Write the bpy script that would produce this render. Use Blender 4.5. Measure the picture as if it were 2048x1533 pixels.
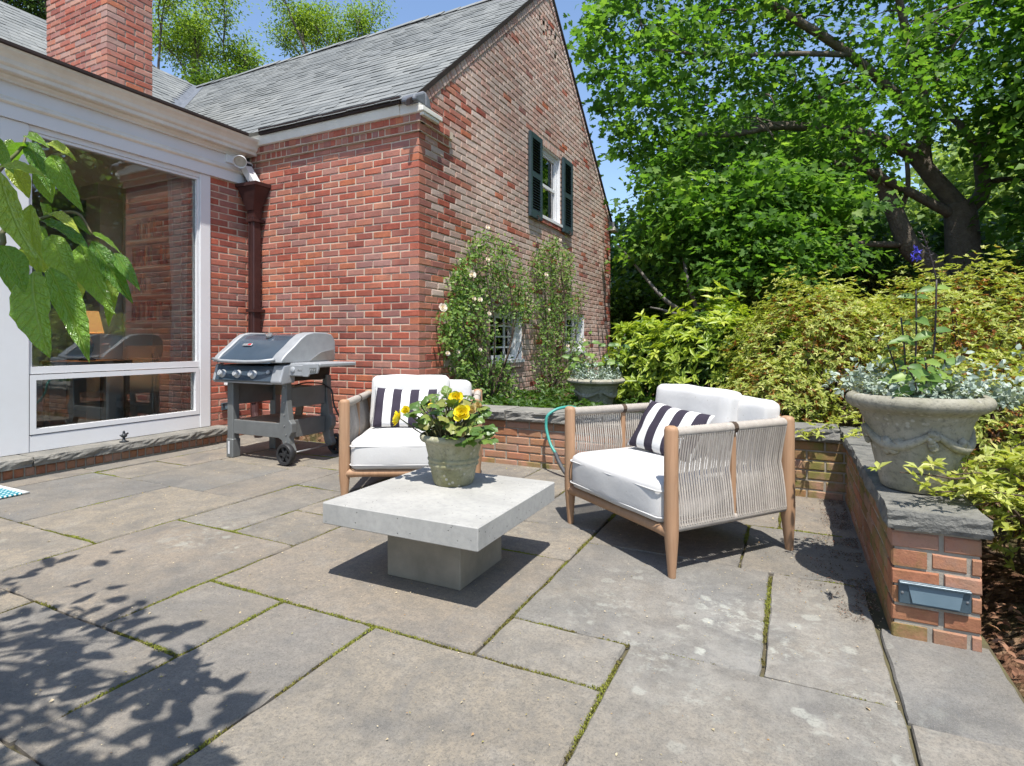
import bpy, math, random
import numpy as np
from mathutils import Vector, Matrix, noise as mnoise

random.seed(7); rng = np.random.default_rng(7)
for o in list(bpy.data.objects): bpy.data.objects.remove(o)
scn = bpy.context.scene; COL = scn.collection
R = math.radians

# ------------------------------------------------------------------ camera, sky, sun, exposure
YAW = math.atan(556/1136.0)                       # house axes: +Y runs along the window wall, +X along the front wall
cam = bpy.data.cameras.new('camera'); camo = bpy.data.objects.new('camera', cam); COL.objects.link(camo)
camo.location = (0, 0, 1.0); camo.rotation_euler = (R(90), 0, YAW)
cam.sensor_width = 36; cam.lens = 36*1136/2048.0; cam.shift_y = -84.5/2048.0
cam.clip_start = 0.05; cam.clip_end = 2000
scn.camera = camo
SUN = Vector((0.234, -0.364, 1.0)).normalized()   # direction towards the sun
elev = math.asin(SUN.z); azim = math.atan2(SUN.x, SUN.y)
w = bpy.data.worlds.new('World'); scn.world = w; w.use_nodes = True
nt = w.node_tree; bg = nt.nodes['Background']
sky = nt.nodes.new('ShaderNodeTexSky'); sky.sky_type = 'NISHITA'; sky.sun_disc = False
sky.sun_elevation = elev; sky.sun_rotation = azim; sky.air_density = 1.0; sky.dust_density = 0.6; sky.ozone_density = 2.2
nt.links.new(sky.outputs[0], bg.inputs[0]); bg.inputs[1].default_value = 0.15
sl = bpy.data.lights.new('sun', 'SUN'); so = bpy.data.objects.new('sun', sl); COL.objects.link(so)
sl.energy = 4.6; sl.angle = R(0.53); sl.color = (1.0, 0.965, 0.9)
so.rotation_euler = (-SUN).to_track_quat('-Z', 'Y').to_euler(); so.location = SUN*30
scn.view_settings.view_transform = 'Standard'; scn.view_settings.look = 'None'
scn.view_settings.exposure = 0.7; scn.view_settings.gamma = 1.0; scn.view_settings.use_curve_mapping = False
scn.cycles.max_bounces = 8; scn.cycles.transparent_max_bounces = 16

# ------------------------------------------------------------------ pixel <-> place helpers (photo pixels, 2048 wide)
Fv = np.array([-math.sin(YAW), math.cos(YAW), 0]); Rv = np.array([math.cos(YAW), math.sin(YAW), 0]); Zv = np.array([0, 0, 1.0]); Cv = np.array([0, 0, 1.0])
def ray(u, v): return Fv + Rv*((u-1024)/1136.0) + Zv*((682-v)/1136.0)
def on_z(u, v, z=0.0): d = ray(u, v); return Cv + d*((z-1)/d[2])
def on_x(u, v, x): d = ray(u, v); return Cv + d*(x/d[0])
def on_y(u, v, y): d = ray(u, v); return Cv + d*(y/d[1])
def at_d(u, v, dep): return Cv + ray(u, v)*dep
def proj(p):
    q = np.asarray(p, float)-Cv; D = q @ Fv
    return 1024+1136*(q @ Rv)/D, 682-1136*q[2]/D, D

# ------------------------------------------------------------------ object helpers
def tag(o, label=None, cat=None, group=None, kind=None):
    if label: o['label'] = label
    if cat: o['category'] = cat
    if group: o['group'] = group
    if kind: o['kind'] = kind
    return o
def thing(name, label, cat, loc=(0,0,0), rz=0, group=None):
    o = bpy.data.objects.new(name, None); COL.objects.link(o); o.empty_display_size = 0.1
    o.location = loc; o.rotation_euler = (0,0,rz)
    return tag(o, label, cat, group)
def link(name, me, mat=None, parent=None, loc=None):
    o = bpy.data.objects.new(name, me); COL.objects.link(o)
    if mat is not None:
        for m in (mat if isinstance(mat, (list, tuple)) else [mat]): me.materials.append(m)
    if parent is not None: o.parent = parent
    if loc is not None: o.location = loc
    return o
def wpos(o):
    p = Vector((0,0,0))
    while o is not None: p = p+Vector(o.location); o = o.parent
    return p

class MB:
    """collects shapes; build() links them as one mesh object"""
    def __init__(s): s.v = []; s.f = []; s.m = []; s.mi = 0
    def add(s, vs, fs):
        b = len(s.v); s.v += [tuple(map(float, p)) for p in vs]; s.f += [tuple(i+b for i in f) for f in fs]; s.m += [s.mi]*len(fs); return s
    def box(s, x0, x1, y0, y1, z0, z1, M=None):
        vs = [(x0,y0,z0),(x1,y0,z0),(x1,y1,z0),(x0,y1,z0),(x0,y0,z1),(x1,y0,z1),(x1,y1,z1),(x0,y1,z1)]
        if M is not None: vs = [M @ Vector(p) for p in vs]
        return s.add(vs, [(0,3,2,1),(4,5,6,7),(0,1,5,4),(1,2,6,5),(2,3,7,6),(3,0,4,7)])
    def cbox(s, x0, x1, y0, y1, z0, z1, c=0.004, M=None):
        """box with chamfered edges"""
        c = min(c, (x1-x0)/2.2, (y1-y0)/2.2, (z1-z0)/2.2)
        xs, ys, zs = (x0,x1), (y0,y1), (z0,z1); vs = []; ix = {}
        for i in (0,1):
            for j in (0,1):
                for k in (0,1):
                    sx, sy, sz = (c if i==0 else -c), (c if j==0 else -c), (c if k==0 else -c)
                    for a, p in (('x',(xs[i],ys[j]+sy,zs[k]+sz)),('y',(xs[i]+sx,ys[j],zs[k]+sz)),('z',(xs[i]+sx,ys[j]+sy,zs[k]))):
                        ix[(i,j,k,a)] = len(vs); vs.append(p)
        fs = []
        def q(a, pts): fs.append(tuple(ix[p+(a,)] for p in pts))
        for i in (0,1): t = [(i,0,0),(i,1,0),(i,1,1),(i,0,1)]; q('x', t if i else t[::-1])
        for j in (0,1): t = [(0,j,0),(0,j,1),(1,j,1),(1,j,0)]; q('y', t if j else t[::-1])
        for k in (0,1): t = [(0,0,k),(1,0,k),(1,1,k),(0,1,k)]; q('z', t if k else t[::-1])
        for j in (0,1):
            for k in (0,1): fs.append((ix[0,j,k,'y'],ix[1,j,k,'y'],ix[1,j,k,'z'],ix[0,j,k,'z']) if j==k else (ix[0,j,k,'z'],ix[1,j,k,'z'],ix[1,j,k,'y'],ix[0,j,k,'y']))
        for i in (0,1):
            for k in (0,1): fs.append((ix[i,0,k,'z'],ix[i,1,k,'z'],ix[i,1,k,'x'],ix[i,0,k,'x']) if i==k else (ix[i,0,k,'x'],ix[i,1,k,'x'],ix[i,1,k,'z'],ix[i,0,k,'z']))
        for i in (0,1):
            for j in (0,1): fs.append((ix[i,j,0,'x'],ix[i,j,1,'x'],ix[i,j,1,'y'],ix[i,j,0,'y']) if i==j else (ix[i,j,0,'y'],ix[i,j,1,'y'],ix[i,j,1,'x'],ix[i,j,0,'x']))
        for i in (0,1):
            for j in (0,1):
                for k in (0,1): fs.append((ix[i,j,k,'x'],ix[i,j,k,'y'],ix[i,j,k,'z']))
        if M is not None: vs = [M @ Vector(p) for p in vs]
        return s.add(vs, fs)
    def tube(s, pts, rad, n=8, cap=True, flat=1.0):
        pts = [Vector(p) for p in pts]; k = len(pts)
        rad = [rad]*k if not hasattr(rad, '__len__') else list(rad)
        vs = []; up = None
        for i in range(k):
            t = (pts[min(i+1,k-1)]-pts[max(i-1,0)])
            t = t.normalized() if t.length > 1e-9 else Vector((0,0,1))
            if up is None: up = t.cross(Vector((0,0,1)) if abs(t.z) < .9 else Vector((1,0,0))).normalized()
            up = (up - t*up.dot(t)); up = up.normalized() if up.length > 1e-6 else t.orthogonal().normalized()
            b = t.cross(up)
            for j in range(n):
                a = 2*math.pi*j/n; vs.append(pts[i]+(up*math.cos(a)+b*math.sin(a)*flat)*rad[i])
        fs = [(i*n+j, i*n+(j+1)%n, (i+1)*n+(j+1)%n, (i+1)*n+j) for i in range(k-1) for j in range(n)]
        if cap: fs += [tuple(range(n))[::-1], tuple(range((k-1)*n, k*n))]
        return s.add(vs, fs)
    def lathe(s, prof, n=32, c=(0,0,0), M=None, closed=False):
        vs = []; k = len(prof)
        for r, z in prof:
            for j in range(n):
                a = 2*math.pi*j/n; vs.append(Vector((c[0]+r*math.cos(a), c[1]+r*math.sin(a), c[2]+z)))
        fs = [(i*n+j, i*n+(j+1)%n, (i+1)*n+(j+1)%n, (i+1)*n+j) for i in range(k-1) for j in range(n)]
        if prof[0][0] > 1e-6 and not closed: fs.append(tuple(range(n))[::-1])
        if prof[-1][0] > 1e-6 and not closed: fs.append(tuple(range((k-1)*n, k*n)))
        if M is not None: vs = [M @ p for p in vs]
        return s.add(vs, fs)
    def prism(s, poly, a, b, axis='y', M=None):
        """polygon (2D) extruded from a to b along axis"""
        n = len(poly)
        mk = {'y': lambda p, t: (p[0], t, p[1]), 'x': lambda p, t: (t, p[0], p[1]), 'z': lambda p, t: (p[0], p[1], t)}[axis]
        vs = [Vector(mk(p, a)) for p in poly]+[Vector(mk(p, b)) for p in poly]
        if M is not None: vs = [M @ p for p in vs]
        return s.add(vs, [tuple(range(n)), tuple(range(2*n-1, n-1, -1))]+[(i, i+n, (i+1)%n+n, (i+1)%n) for i in range(n)])
    def build(s, name, mat=None, parent=None, smooth=False, rel=False, bevel=0):
        me = bpy.data.meshes.new(name)
        vs = s.v
        if rel and parent is not None:
            p = wpos(parent); vs = [(x-p.x, y-p.y, z-p.z) for x, y, z in vs]
        me.from_pydata(vs, [], s.f); 
        o = link(name, me, mat, parent)
        if any(s.m): me.polygons.foreach_set('material_index', s.m)
        import bmesh
        bm = bmesh.new(); bm.from_mesh(me); bmesh.ops.recalc_face_normals(bm, faces=bm.faces); bm.to_mesh(me); bm.free()
        if smooth:
            me.polygons.foreach_set('use_smooth', [True]*len(me.polygons))
            if smooth is not True: me.set_sharp_from_angle(angle=R(smooth))
        if bevel:
            m = o.modifiers.new('bevel', 'BEVEL'); m.width = bevel; m.segments = 2; m.limit_method = 'ANGLE'; m.angle_limit = R(40)
        return o

def np_mesh(name, V, Fc, mat=None, parent=None, attr=None, smooth=False):
    """V (n,3), Fc (m,k) equal-sized faces"""
    me = bpy.data.meshes.new(name)
    V = np.asarray(V, np.float32); Fc = np.asarray(Fc, np.int32); m, k = Fc.shape
    me.vertices.add(len(V)); me.vertices.foreach_set('co', V.ravel())
    me.loops.add(m*k); me.loops.foreach_set('vertex_index', Fc.ravel())
    me.polygons.add(m); me.polygons.foreach_set('loop_start', np.arange(0, m*k, k, dtype=np.int32))
    if smooth: me.polygons.foreach_set('use_smooth', np.ones(m, bool))
    me.update(calc_edges=True)
    if attr is not None:
        a = me.attributes.new('tone', 'FLOAT', 'POINT'); a.data.foreach_set('value', np.asarray(attr, np.float32))
    return link(name, me, mat, parent)

# ------------------------------------------------------------------ leaf clouds
LEAF2 = (np.array([(0,0,0),(.45,-.5,.10),(.45,.5,.10),(1,0,-.12)]), np.array([(0,1,3),(0,3,2)]))
LEAF6 = (np.array([(0,0,0),(.3,-.42,.09),(.3,.42,.09),(.32,0,.0),(.68,-.36,.02),(.68,.36,.02),(.68,0,-.06),(1,0,-.2)]),
         np.array([(0,1,3),(0,3,2),(1,4,6),(1,6,3),(3,6,5),(3,5,2),(4,7,6),(6,7,5)]))
_m = [(0,0),(-.08,-.36),(.22,-.62),(.36,-.3),(.68,-.42),(.7,-.16),(1.05,0),(.7,.16),(.68,.42),(.36,.3),(.22,.62),(-.08,.36)]
MAPLE = (np.array([(x,y,.12*abs(y)-.1*x*x) for x,y in _m]), np.array([(0,i,i+1) for i in range(1,11)]))
def unit(a): return a/np.maximum(np.linalg.norm(a, axis=-1, keepdims=True), 1e-9)
def leaves(C, A, N, L, W, tpl=LEAF2):
    """leaf meshes at points C, axis A, rough normal N; returns V, F and the per-leaf vertex count"""
    T, Fc = tpl; n = len(C)
    A = unit(A); S = unit(np.cross(N, A)); N2 = np.cross(A, S)
    L = np.broadcast_to(np.asarray(L, float), (n,)); W = np.broadcast_to(np.asarray(W, float), (n,))
    V = C[:,None,:]+A[:,None,:]*(T[None,:,0:1]*L[:,None,None])+S[:,None,:]*(T[None,:,1:2]*W[:,None,None])+N2[:,None,:]*(T[None,:,2:3]*L[:,None,None])
    F2 = Fc[None]+(np.arange(n)*len(T))[:,None,None]
    return V.reshape(-1,3), F2.reshape(-1,3), len(T)
def rdir(n): return unit(rng.normal(size=(n,3)))
def leaf_obj(name, C, A, N, L, W, mat, parent, tpl=LEAF2, tone=None, smooth=False):
    V, Fc, k = leaves(C, A, N, L, W, tpl)
    if tone is None: tone = rng.random(len(C))
    p = np.array(wpos(parent)) if parent is not None else 0
    return np_mesh(name, V-p, Fc, mat, parent, np.repeat(tone, k), smooth)

# ------------------------------------------------------------------ materials
def srgb(r, g, b): return tuple(((c/255)/12.92 if c/255 <= .04045 else ((c/255+.055)/1.055)**2.4) for c in (r, g, b))
class NT:
    def __init__(s, name):
        s.mat = bpy.data.materials.new(name); s.mat.use_nodes = True; s.t = s.mat.node_tree; s.n = s.t.nodes; s.l = s.t.links
        s.bsdf = s.n['Principled BSDF']; s.out = s.n['Material Output']
    def new(s, ty, **kw):
        nd = s.n.new(ty)
        for k, v in kw.items(): setattr(nd, k, v)
        return nd
    def inp(s, nd, key, v):
        sock = nd.inputs[key]
        if isinstance(v, bpy.types.NodeSocket): s.l.new(v, sock)
        else:
            if hasattr(sock.default_value, '__len__') and hasattr(v, '__len__') and len(v) == 3 and len(sock.default_value) == 4: v = tuple(v)+(1,)
            sock.default_value = v
    def tone(s):
        """0..1, different for every object and for every loose piece of a joined mesh"""
        oi = s.new('ShaderNodeObjectInfo'); ge = s.new('ShaderNodeNewGeometry')
        a = s.math('ADD', oi.outputs['Random'], ge.outputs['Random Per Island']); return s.math('FRACT', a)
    def coord(s, kind='Object', scale=1.0, jitter=True, stretch=None):
        tc = s.new('ShaderNodeTexCoord'); v = tc.outputs[kind]
        if jitter:
            oi = s.new('ShaderNodeObjectInfo'); sc = s.new('ShaderNodeVectorMath', operation='ADD')
            m = s.math('MULTIPLY', oi.outputs['Random'], 53.0); s.l.new(v, sc.inputs[0]); s.l.new(m, sc.inputs[1]); v = sc.outputs[0]
        if stretch:
            mp = s.new('ShaderNodeMapping'); mp.inputs['Scale'].default_value = stretch; s.l.new(v, mp.inputs[0]); v = mp.outputs[0]
        return v
    def pos(s): return s.new('ShaderNodeNewGeometry').outputs['Position']
    def math(s, op, a, b=0.0, c=None, clamp=False):
        nd = s.new('ShaderNodeMath', operation=op, use_clamp=clamp); s.inp(nd, 0, a); s.inp(nd, 1, b)
        if c is not None: s.inp(nd, 2, c)
        return nd.outputs[0]
    def noise(s, vec, scale, detail=4, rough=.55, dist=0.0, out='Fac'):
        nd = s.new('ShaderNodeTexNoise'); s.inp(nd, 'Vector', vec); s.inp(nd, 'Scale', scale); s.inp(nd, 'Detail', detail); s.inp(nd, 'Roughness', rough); s.inp(nd, 'Distortion', dist); return nd.outputs[out]
    def voro(s, vec, scale, feature='F1', out='Distance'):
        nd = s.new('ShaderNodeTexVoronoi', feature=feature); s.inp(nd, 'Vector', vec); s.inp(nd, 'Scale', scale); return nd.outputs[out]
    def ramp(s, fac, stops, interp='LINEAR'):
        nd = s.new('ShaderNodeValToRGB'); nd.color_ramp.interpolation = interp; e = nd.color_ramp.elements
        while len(e) < len(stops): e.new(.5)
        for el, (p, c) in zip(e, stops):
            el.position = p; el.color = (c, c, c, 1) if not hasattr(c, '__len__') else (tuple(c)+(1,))[:4]
        s.inp(nd, 'Fac', fac); return nd.outputs[0]
    def mix(s, fac, a, b, mode='MIX'):
        nd = s.new('ShaderNodeMix', data_type='RGBA', blend_type=mode, clamp_factor=True); s.inp(nd, 0, fac); s.inp(nd, 6, a); s.inp(nd, 7, b); return nd.outputs[2]
    def step(s, x, a, b): return s.math('SMOOTH_MIN', 1.0, 1.0) if False else s.ramp(x, [(a, 0.0), (b, 1.0)])
    def bump(s, h, strength=.3, dist=.01):
        nd = s.new('ShaderNodeBump'); s.inp(nd, 'Strength', strength); s.inp(nd, 'Distance', dist); s.inp(nd, 'Height', h); s.l.new(nd.outputs[0], s.bsdf.inputs['Normal']); return nd.outputs[0]
    def base(s, c): s.inp(s.bsdf, 'Base Color', c)
    def set(s, **kw):
        for k, v in kw.items(): s.inp(s.bsdf, {'rough':'Roughness','metal':'Metallic','spec':'Specular IOR Level','coat':'Coat Weight','sheen':'Sheen Weight','em':'Emission Strength','emc':'Emission Color','trans':'Transmission Weight','ior':'IOR'}[k], v)
        return s

def plain(name, c1, c2=None, scale=8, rough=.6, metal=0, bump=0, bscale=60, bdist=.003, var=.15, spec=.4):
    """two-tone noise colour + fine relief"""
    t = NT(name); v = t.coord()
    c2 = c2 or tuple(x*.75 for x in c1)
    n = t.noise(v, scale, 6, .6)
    col = t.mix(t.ramp(n, [(.3, 0.0), (.7, 1.0)]), c1, c2)
    if var:
        k = t.math('MULTIPLY_ADD', t.tone(), var*2, 1-var); cc = t.new('ShaderNodeCombineXYZ')
        for i in range(3): t.inp(cc, i, k)
        col = t.mix(1.0, col, cc.outputs[0], 'MULTIPLY')
    t.base(col); rr = t.math('MULTIPLY_ADD', t.noise(v, scale*3, 4), .25, rough-.12); t.set(rough=rr, metal=metal, spec=spec)
    if bump: t.bump(t.noise(v, bscale, 5, .6), bump, bdist)
    return t.mat

def leafmat(name, stops, trans=.35, rough=.45, spec=.4, attr=True, veins=False):
    t = NT(name)
    if attr:
        at = t.new('ShaderNodeAttribute', attribute_name='tone'); f = at.outputs['Fac']
    else: f = t.tone()
    col = t.ramp(f, stops)
    n = t.noise(t.pos(), 30, 3); col = t.mix(t.ramp(n, [(.35, 0.0), (.7, .35)]), col, t.mix(1.0, col, (.55,.6,.4), 'MULTIPLY'))
    t.base(col); t.set(rough=rough, spec=spec)
    tr = t.new('ShaderNodeBsdfTranslucent'); t.inp(tr, 'Color', t.mix(1.0, col, (1.25,1.3,.55), 'MULTIPLY'))
    ms = t.new('ShaderNodeMixShader'); t.inp(ms, 0, trans); t.l.new(t.bsdf.outputs[0], ms.inputs[1]); t.l.new(tr.outputs[0], ms.inputs[2]); t.l.new(ms.outputs[0], t.out.inputs[0])
    return t.mat

def brickmat(name, pale=.25, green=0.0, dark=0.0, tan=0.0, lime=(.50,.40,.33), even=0.0):
    t = NT(name); tone = t.tone(); v = t.coord(jitter=True); P = t.pos()
    base = t.ramp(tone, [(0.0,(.29,.085,.062)),(.14,(.37,.100,.066)),(.34,(.46,.125,.075)),(.55,(.43,.130,.085)),(.70,(.50,.165,.082)),(.82,(.40,.165,.125)),(.93,(.31,.130,.115)),(1.0,(.48,.19,.115))])
    if tan: base = t.mix(tan, base, (.36,.185,.095))
    n1 = t.noise(P, 22, 6, .7); n2 = t.noise(P, 90, 4, .7); n3 = t.noise(P, 1.6, 4, .6)
    col = t.mix(t.ramp(n1, [(.38, 0.0), (.62, .6)]), base, t.mix(1.0, base, (.62,.5,.5), 'MULTIPLY'))
    # old lime bloom / paint residue: more on some bricks, broken up by noise
    t2 = t.math('FRACT', t.math('MULTIPLY', tone, 7.31))
    pf = t.math('MULTIPLY', t.ramp(t.math('ADD', t.math('MULTIPLY', n1, .7), t.math('ADD', t.math('MULTIPLY', n3, .5), t.math('MULTIPLY', t2, .45))), [(.72, 0.0), (1.05, 1.0)]), 1.0)
    pf = t.math('MULTIPLY', t.math('ADD', pf, pale*.55), pale*1.35, clamp=True)
    if even: pf = t.math('MULTIPLY_ADD', pf, 1-even, even*pale*.85, clamp=True)
    col = t.mix(pf, col, lime)
    if green:
        gf = t.math('MULTIPLY', t.ramp(t.noise(P, 5, 5, .7), [(.4, 0.0), (.62, 1.0)]), green); col = t.mix(gf, col, (.17,.16,.045))
    if dark:
        df = t.math('MULTIPLY', t.ramp(t.noise(P, 3.3, 5, .7), [(.55, 0.0), (.72, 1.0)]), dark); col = t.mix(df, col, (.05,.04,.035))
    col = t.mix(t.ramp(n2, [(.3,.35),(.45,0.0)]), col, t.mix(1.0, col, (.4,.35,.35), 'MULTIPLY'))
    dr = t.ramp(t.noise(P, .75, 4, .6), [(.35,.78),(.65,1.12)]); col = t.mix(1.0, col, dr, 'MULTIPLY')
    t.base(col); t.set(rough=.88, spec=.2)
    h = t.math('ADD', t.math('MULTIPLY', n1, .6), t.math('MULTIPLY', n2, .6)); t.bump(h, .55, .006)
    return t.mat
MAT = {}
MAT['brick'] = brickmat('weathered_red_brick', .15, 0, .30)
MAT['brick_pale'] = brickmat('lime_washed_brick', .80, tan=.12, lime=(.57,.46,.39), even=.40)
MAT['brick_chimney'] = brickmat('chimney_brick', .28)
MAT['brick_low'] = brickmat('low_wall_brick', .20, .22, tan=.6)
MAT['brick_moss'] = brickmat('mossy_brick', .22, .95, tan=.7)
MAT['mortar'] = plain('cream_mortar', (.58,.47,.36), (.47,.38,.29), 25, .95, bump=.5, bscale=180, var=0)
MAT['mortar_grey'] = plain('grey_mortar', (.36,.32,.26), (.24,.21,.17), 25, .95, bump=.5, bscale=180, var=0)
def shinglemat():
    t = NT('grey_shingle'); tone = t.tone(); P = t.pos()
    c = t.ramp(tone, [(0,(.165,.172,.168)),(.35,(.195,.202,.196)),(.7,(.218,.224,.217)),(1,(.25,.255,.245))])
    g = t.noise(P, 320, 2, .5); c = t.mix(t.ramp(g, [(.35,0.0),(.7,.5)]), c, (.10,.11,.115))
    c = t.mix(t.ramp(t.noise(P, 1.1, 4), [(.45,0.0),(.75,.35)]), c, (.36,.36,.33))
    t.base(c); t.set(rough=.95, spec=.15); t.bump(g, .6, .004); return t.mat
MAT['shingle'] = shinglemat()
def painted(name, c, dirt=.2):
    t = NT(name); P = t.pos()
    n = t.noise(P, 2.2, 5, .65); n2 = t.noise(P, 14, 4, .6)
    f = t.math('MULTIPLY', t.ramp(t.math('MULTIPLY_ADD', n2, .35, n), [(.55,0.0),(.95,1.0)]), dirt)
    t.base(t.mix(f, c, (.42,.36,.28))); t.set(rough=.42, spec=.45); t.bump(t.noise(P, 60, 3), .05, .002); return t.mat
MAT['white'] = painted('white_paint', (.68,.68,.685), .10)
MAT['cream'] = painted('cream_paint', (.74,.71,.64), .45)
MAT['bronze'] = plain('bronze_gutter', (.028,.020,.018), (.045,.032,.028), 5, .6, 0, var=.05, spec=.2)
MAT['lead'] = plain('lead_flashing', (.12,.13,.145), (.19,.20,.22), 9, .6, .2, bump=.2, bscale=18, bdist=.01, var=0)
MAT['copper'] = plain('brown_copper', (.075,.030,.026), (.042,.019,.018), 4, .45, .25, bump=.08, bscale=30, var=.05)
MAT['shutter'] = plain('slate_green_paint', (.030,.052,.062), (.042,.066,.076), 6, .42, var=.04)
MAT['black'] = plain('shade_black', (.010,.010,.011), (.012,.012,.013), 5, .9, var=0)  # flat black that paints the shade behind openings and slats
def glassmat(name, tint=(.93,.97,.96), k=1.0):
    t = NT(name); t.n.remove(t.bsdf)
    tr = t.new('ShaderNodeBsdfTransparent'); gl = t.new('ShaderNodeBsdfGlossy'); t.inp(tr, 'Color', tint); t.inp(gl, 'Roughness', 0.0)
    fr = t.new('ShaderNodeFresnel'); fr.inputs['IOR'].default_value = 1.55
    f = t.math('MULTIPLY', t.math('MULTIPLY', fr.outputs[0], 2.5), k, clamp=True)
    ms = t.new('ShaderNodeMixShader'); t.inp(ms, 0, f); t.l.new(tr.outputs[0], ms.inputs[1]); t.l.new(gl.outputs[0], ms.inputs[2]); t.l.new(ms.outputs[0], t.out.inputs[0]); return t.mat
MAT['glass'] = glassmat('window_glass')
def woodmat(name, c1, c2, axis=(1,1,.06), rough=.55):
    t = NT(name); v = t.coord(stretch=axis)
    n = t.noise(v, 55, 6, .6, .6); n2 = t.noise(t.coord(), 4, 4)
    c = t.mix(t.ramp(n, [(.3,0.0),(.7,1.0)]), c1, c2); c = t.mix(t.ramp(n2, [(.45,0.0),(.8,.35)]), c, (.30,.22,.15))
    t.base(c); t.set(rough=rough, spec=.3); t.bump(n, .15, .002); return t.mat
MAT['teak'] = woodmat('oiled_teak', (.42,.250,.145), (.32,.180,.100))
MAT['teak_grey'] = woodmat('weathered_plank', (.27,.19,.13), (.19,.13,.09), (.08,1,1))
def clothmat(name, c, scale=700, speck=True):
    t = NT(name); v = t.coord(jitter=False)
    w1 = t.noise(v, scale, 2, .6); n2 = t.noise(v, 5, 4, .6); n3 = t.noise(v, 16, 4, .55, .4)
    col = t.mix(t.ramp(w1, [(.3,0.0),(.7,1.0)]), c, tuple(x*.84 for x in c)); col = t.mix(t.ramp(n2, [(.5,0.0),(.8,.22)]), col, (.50,.47,.43))
    if speck:
        sp = t.voro(v, 23); col = t.mix(t.ramp(sp, [(.035,.7),(.055,0.0)]), col, (.22,.16,.09))
    t.base(col); t.set(rough=.95, spec=.1, sheen=.15)
    t.bump(t.math('ADD', t.math('MULTIPLY', n3, 1.0), t.math('MULTIPLY', w1, .12)), .3, .006); return t.mat
MAT['linen'] = clothmat('off_white_linen', (.59,.577,.56))
def stripemat():
    t = NT('striped_canvas'); tc = t.new('ShaderNodeTexCoord'); sx = t.new('ShaderNodeSeparateXYZ'); t.l.new(tc.outputs['Object'], sx.inputs[0])
    wob = t.math('MULTIPLY', t.noise(tc.outputs['Object'], 9, 3), .006)
    f = t.math('FRACT', t.math('MULTIPLY_ADD', t.math('ADD', sx.outputs[0], wob), 1/.118, .225)); m = t.math('GREATER_THAN', f, .5)
    w1 = t.noise(tc.outputs['Object'], 800, 2)
    c = t.mix(m, t.mix(w1, (.70,.69,.67), (.60,.59,.58)), t.mix(w1, (.030,.024,.036), (.050,.042,.058)))
    t.base(c); t.set(rough=.9, spec=.15); t.bump(t.math('ADD', t.noise(tc.outputs['Object'], 22, 3, .5, .5), t.math('MULTIPLY', w1, .1)), .4, .01); return t.mat
MAT['stripe'] = stripemat()
MAT['rope'] = plain('greige_rope', (.43,.385,.335), (.35,.31,.27), 40, .95, bump=.8, bscale=420, bdist=.003, var=.10, spec=.1)
def concretemat():
    t = NT('cast_concrete'); v = t.coord(jitter=False)
    n = t.noise(v, 4, 6, .65, .3); n2 = t.noise(v, 40, 4, .7); pits = t.voro(v, 38); pm = t.noise(v, 9, 3)
    c = t.mix(t.ramp(n, [(.3,0.0),(.7,1.0)]), (.40,.388,.36), (.30,.292,.272)); c = t.mix(t.ramp(n2, [(.35,.3),(.55,0.0)]), c, (.22,.22,.215))
    hole = t.math('MULTIPLY', t.ramp(pits, [(.07,1.0),(.13,0.0)]), t.ramp(pm, [(.42,0.0),(.55,1.0)])); c = t.mix(hole, c, (.10,.10,.095))
    t.base(c); t.set(rough=.78, spec=.25); t.bump(t.math('SUBTRACT', t.math('MULTIPLY', n2, .3), hole), .35, .006); return t.mat
MAT['concrete'] = concretemat()
MAT['concrete_damp'] = plain('stained_concrete', (.27,.235,.18), (.17,.148,.112), 6, .8, bump=.2, bscale=60, var=0)
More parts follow.
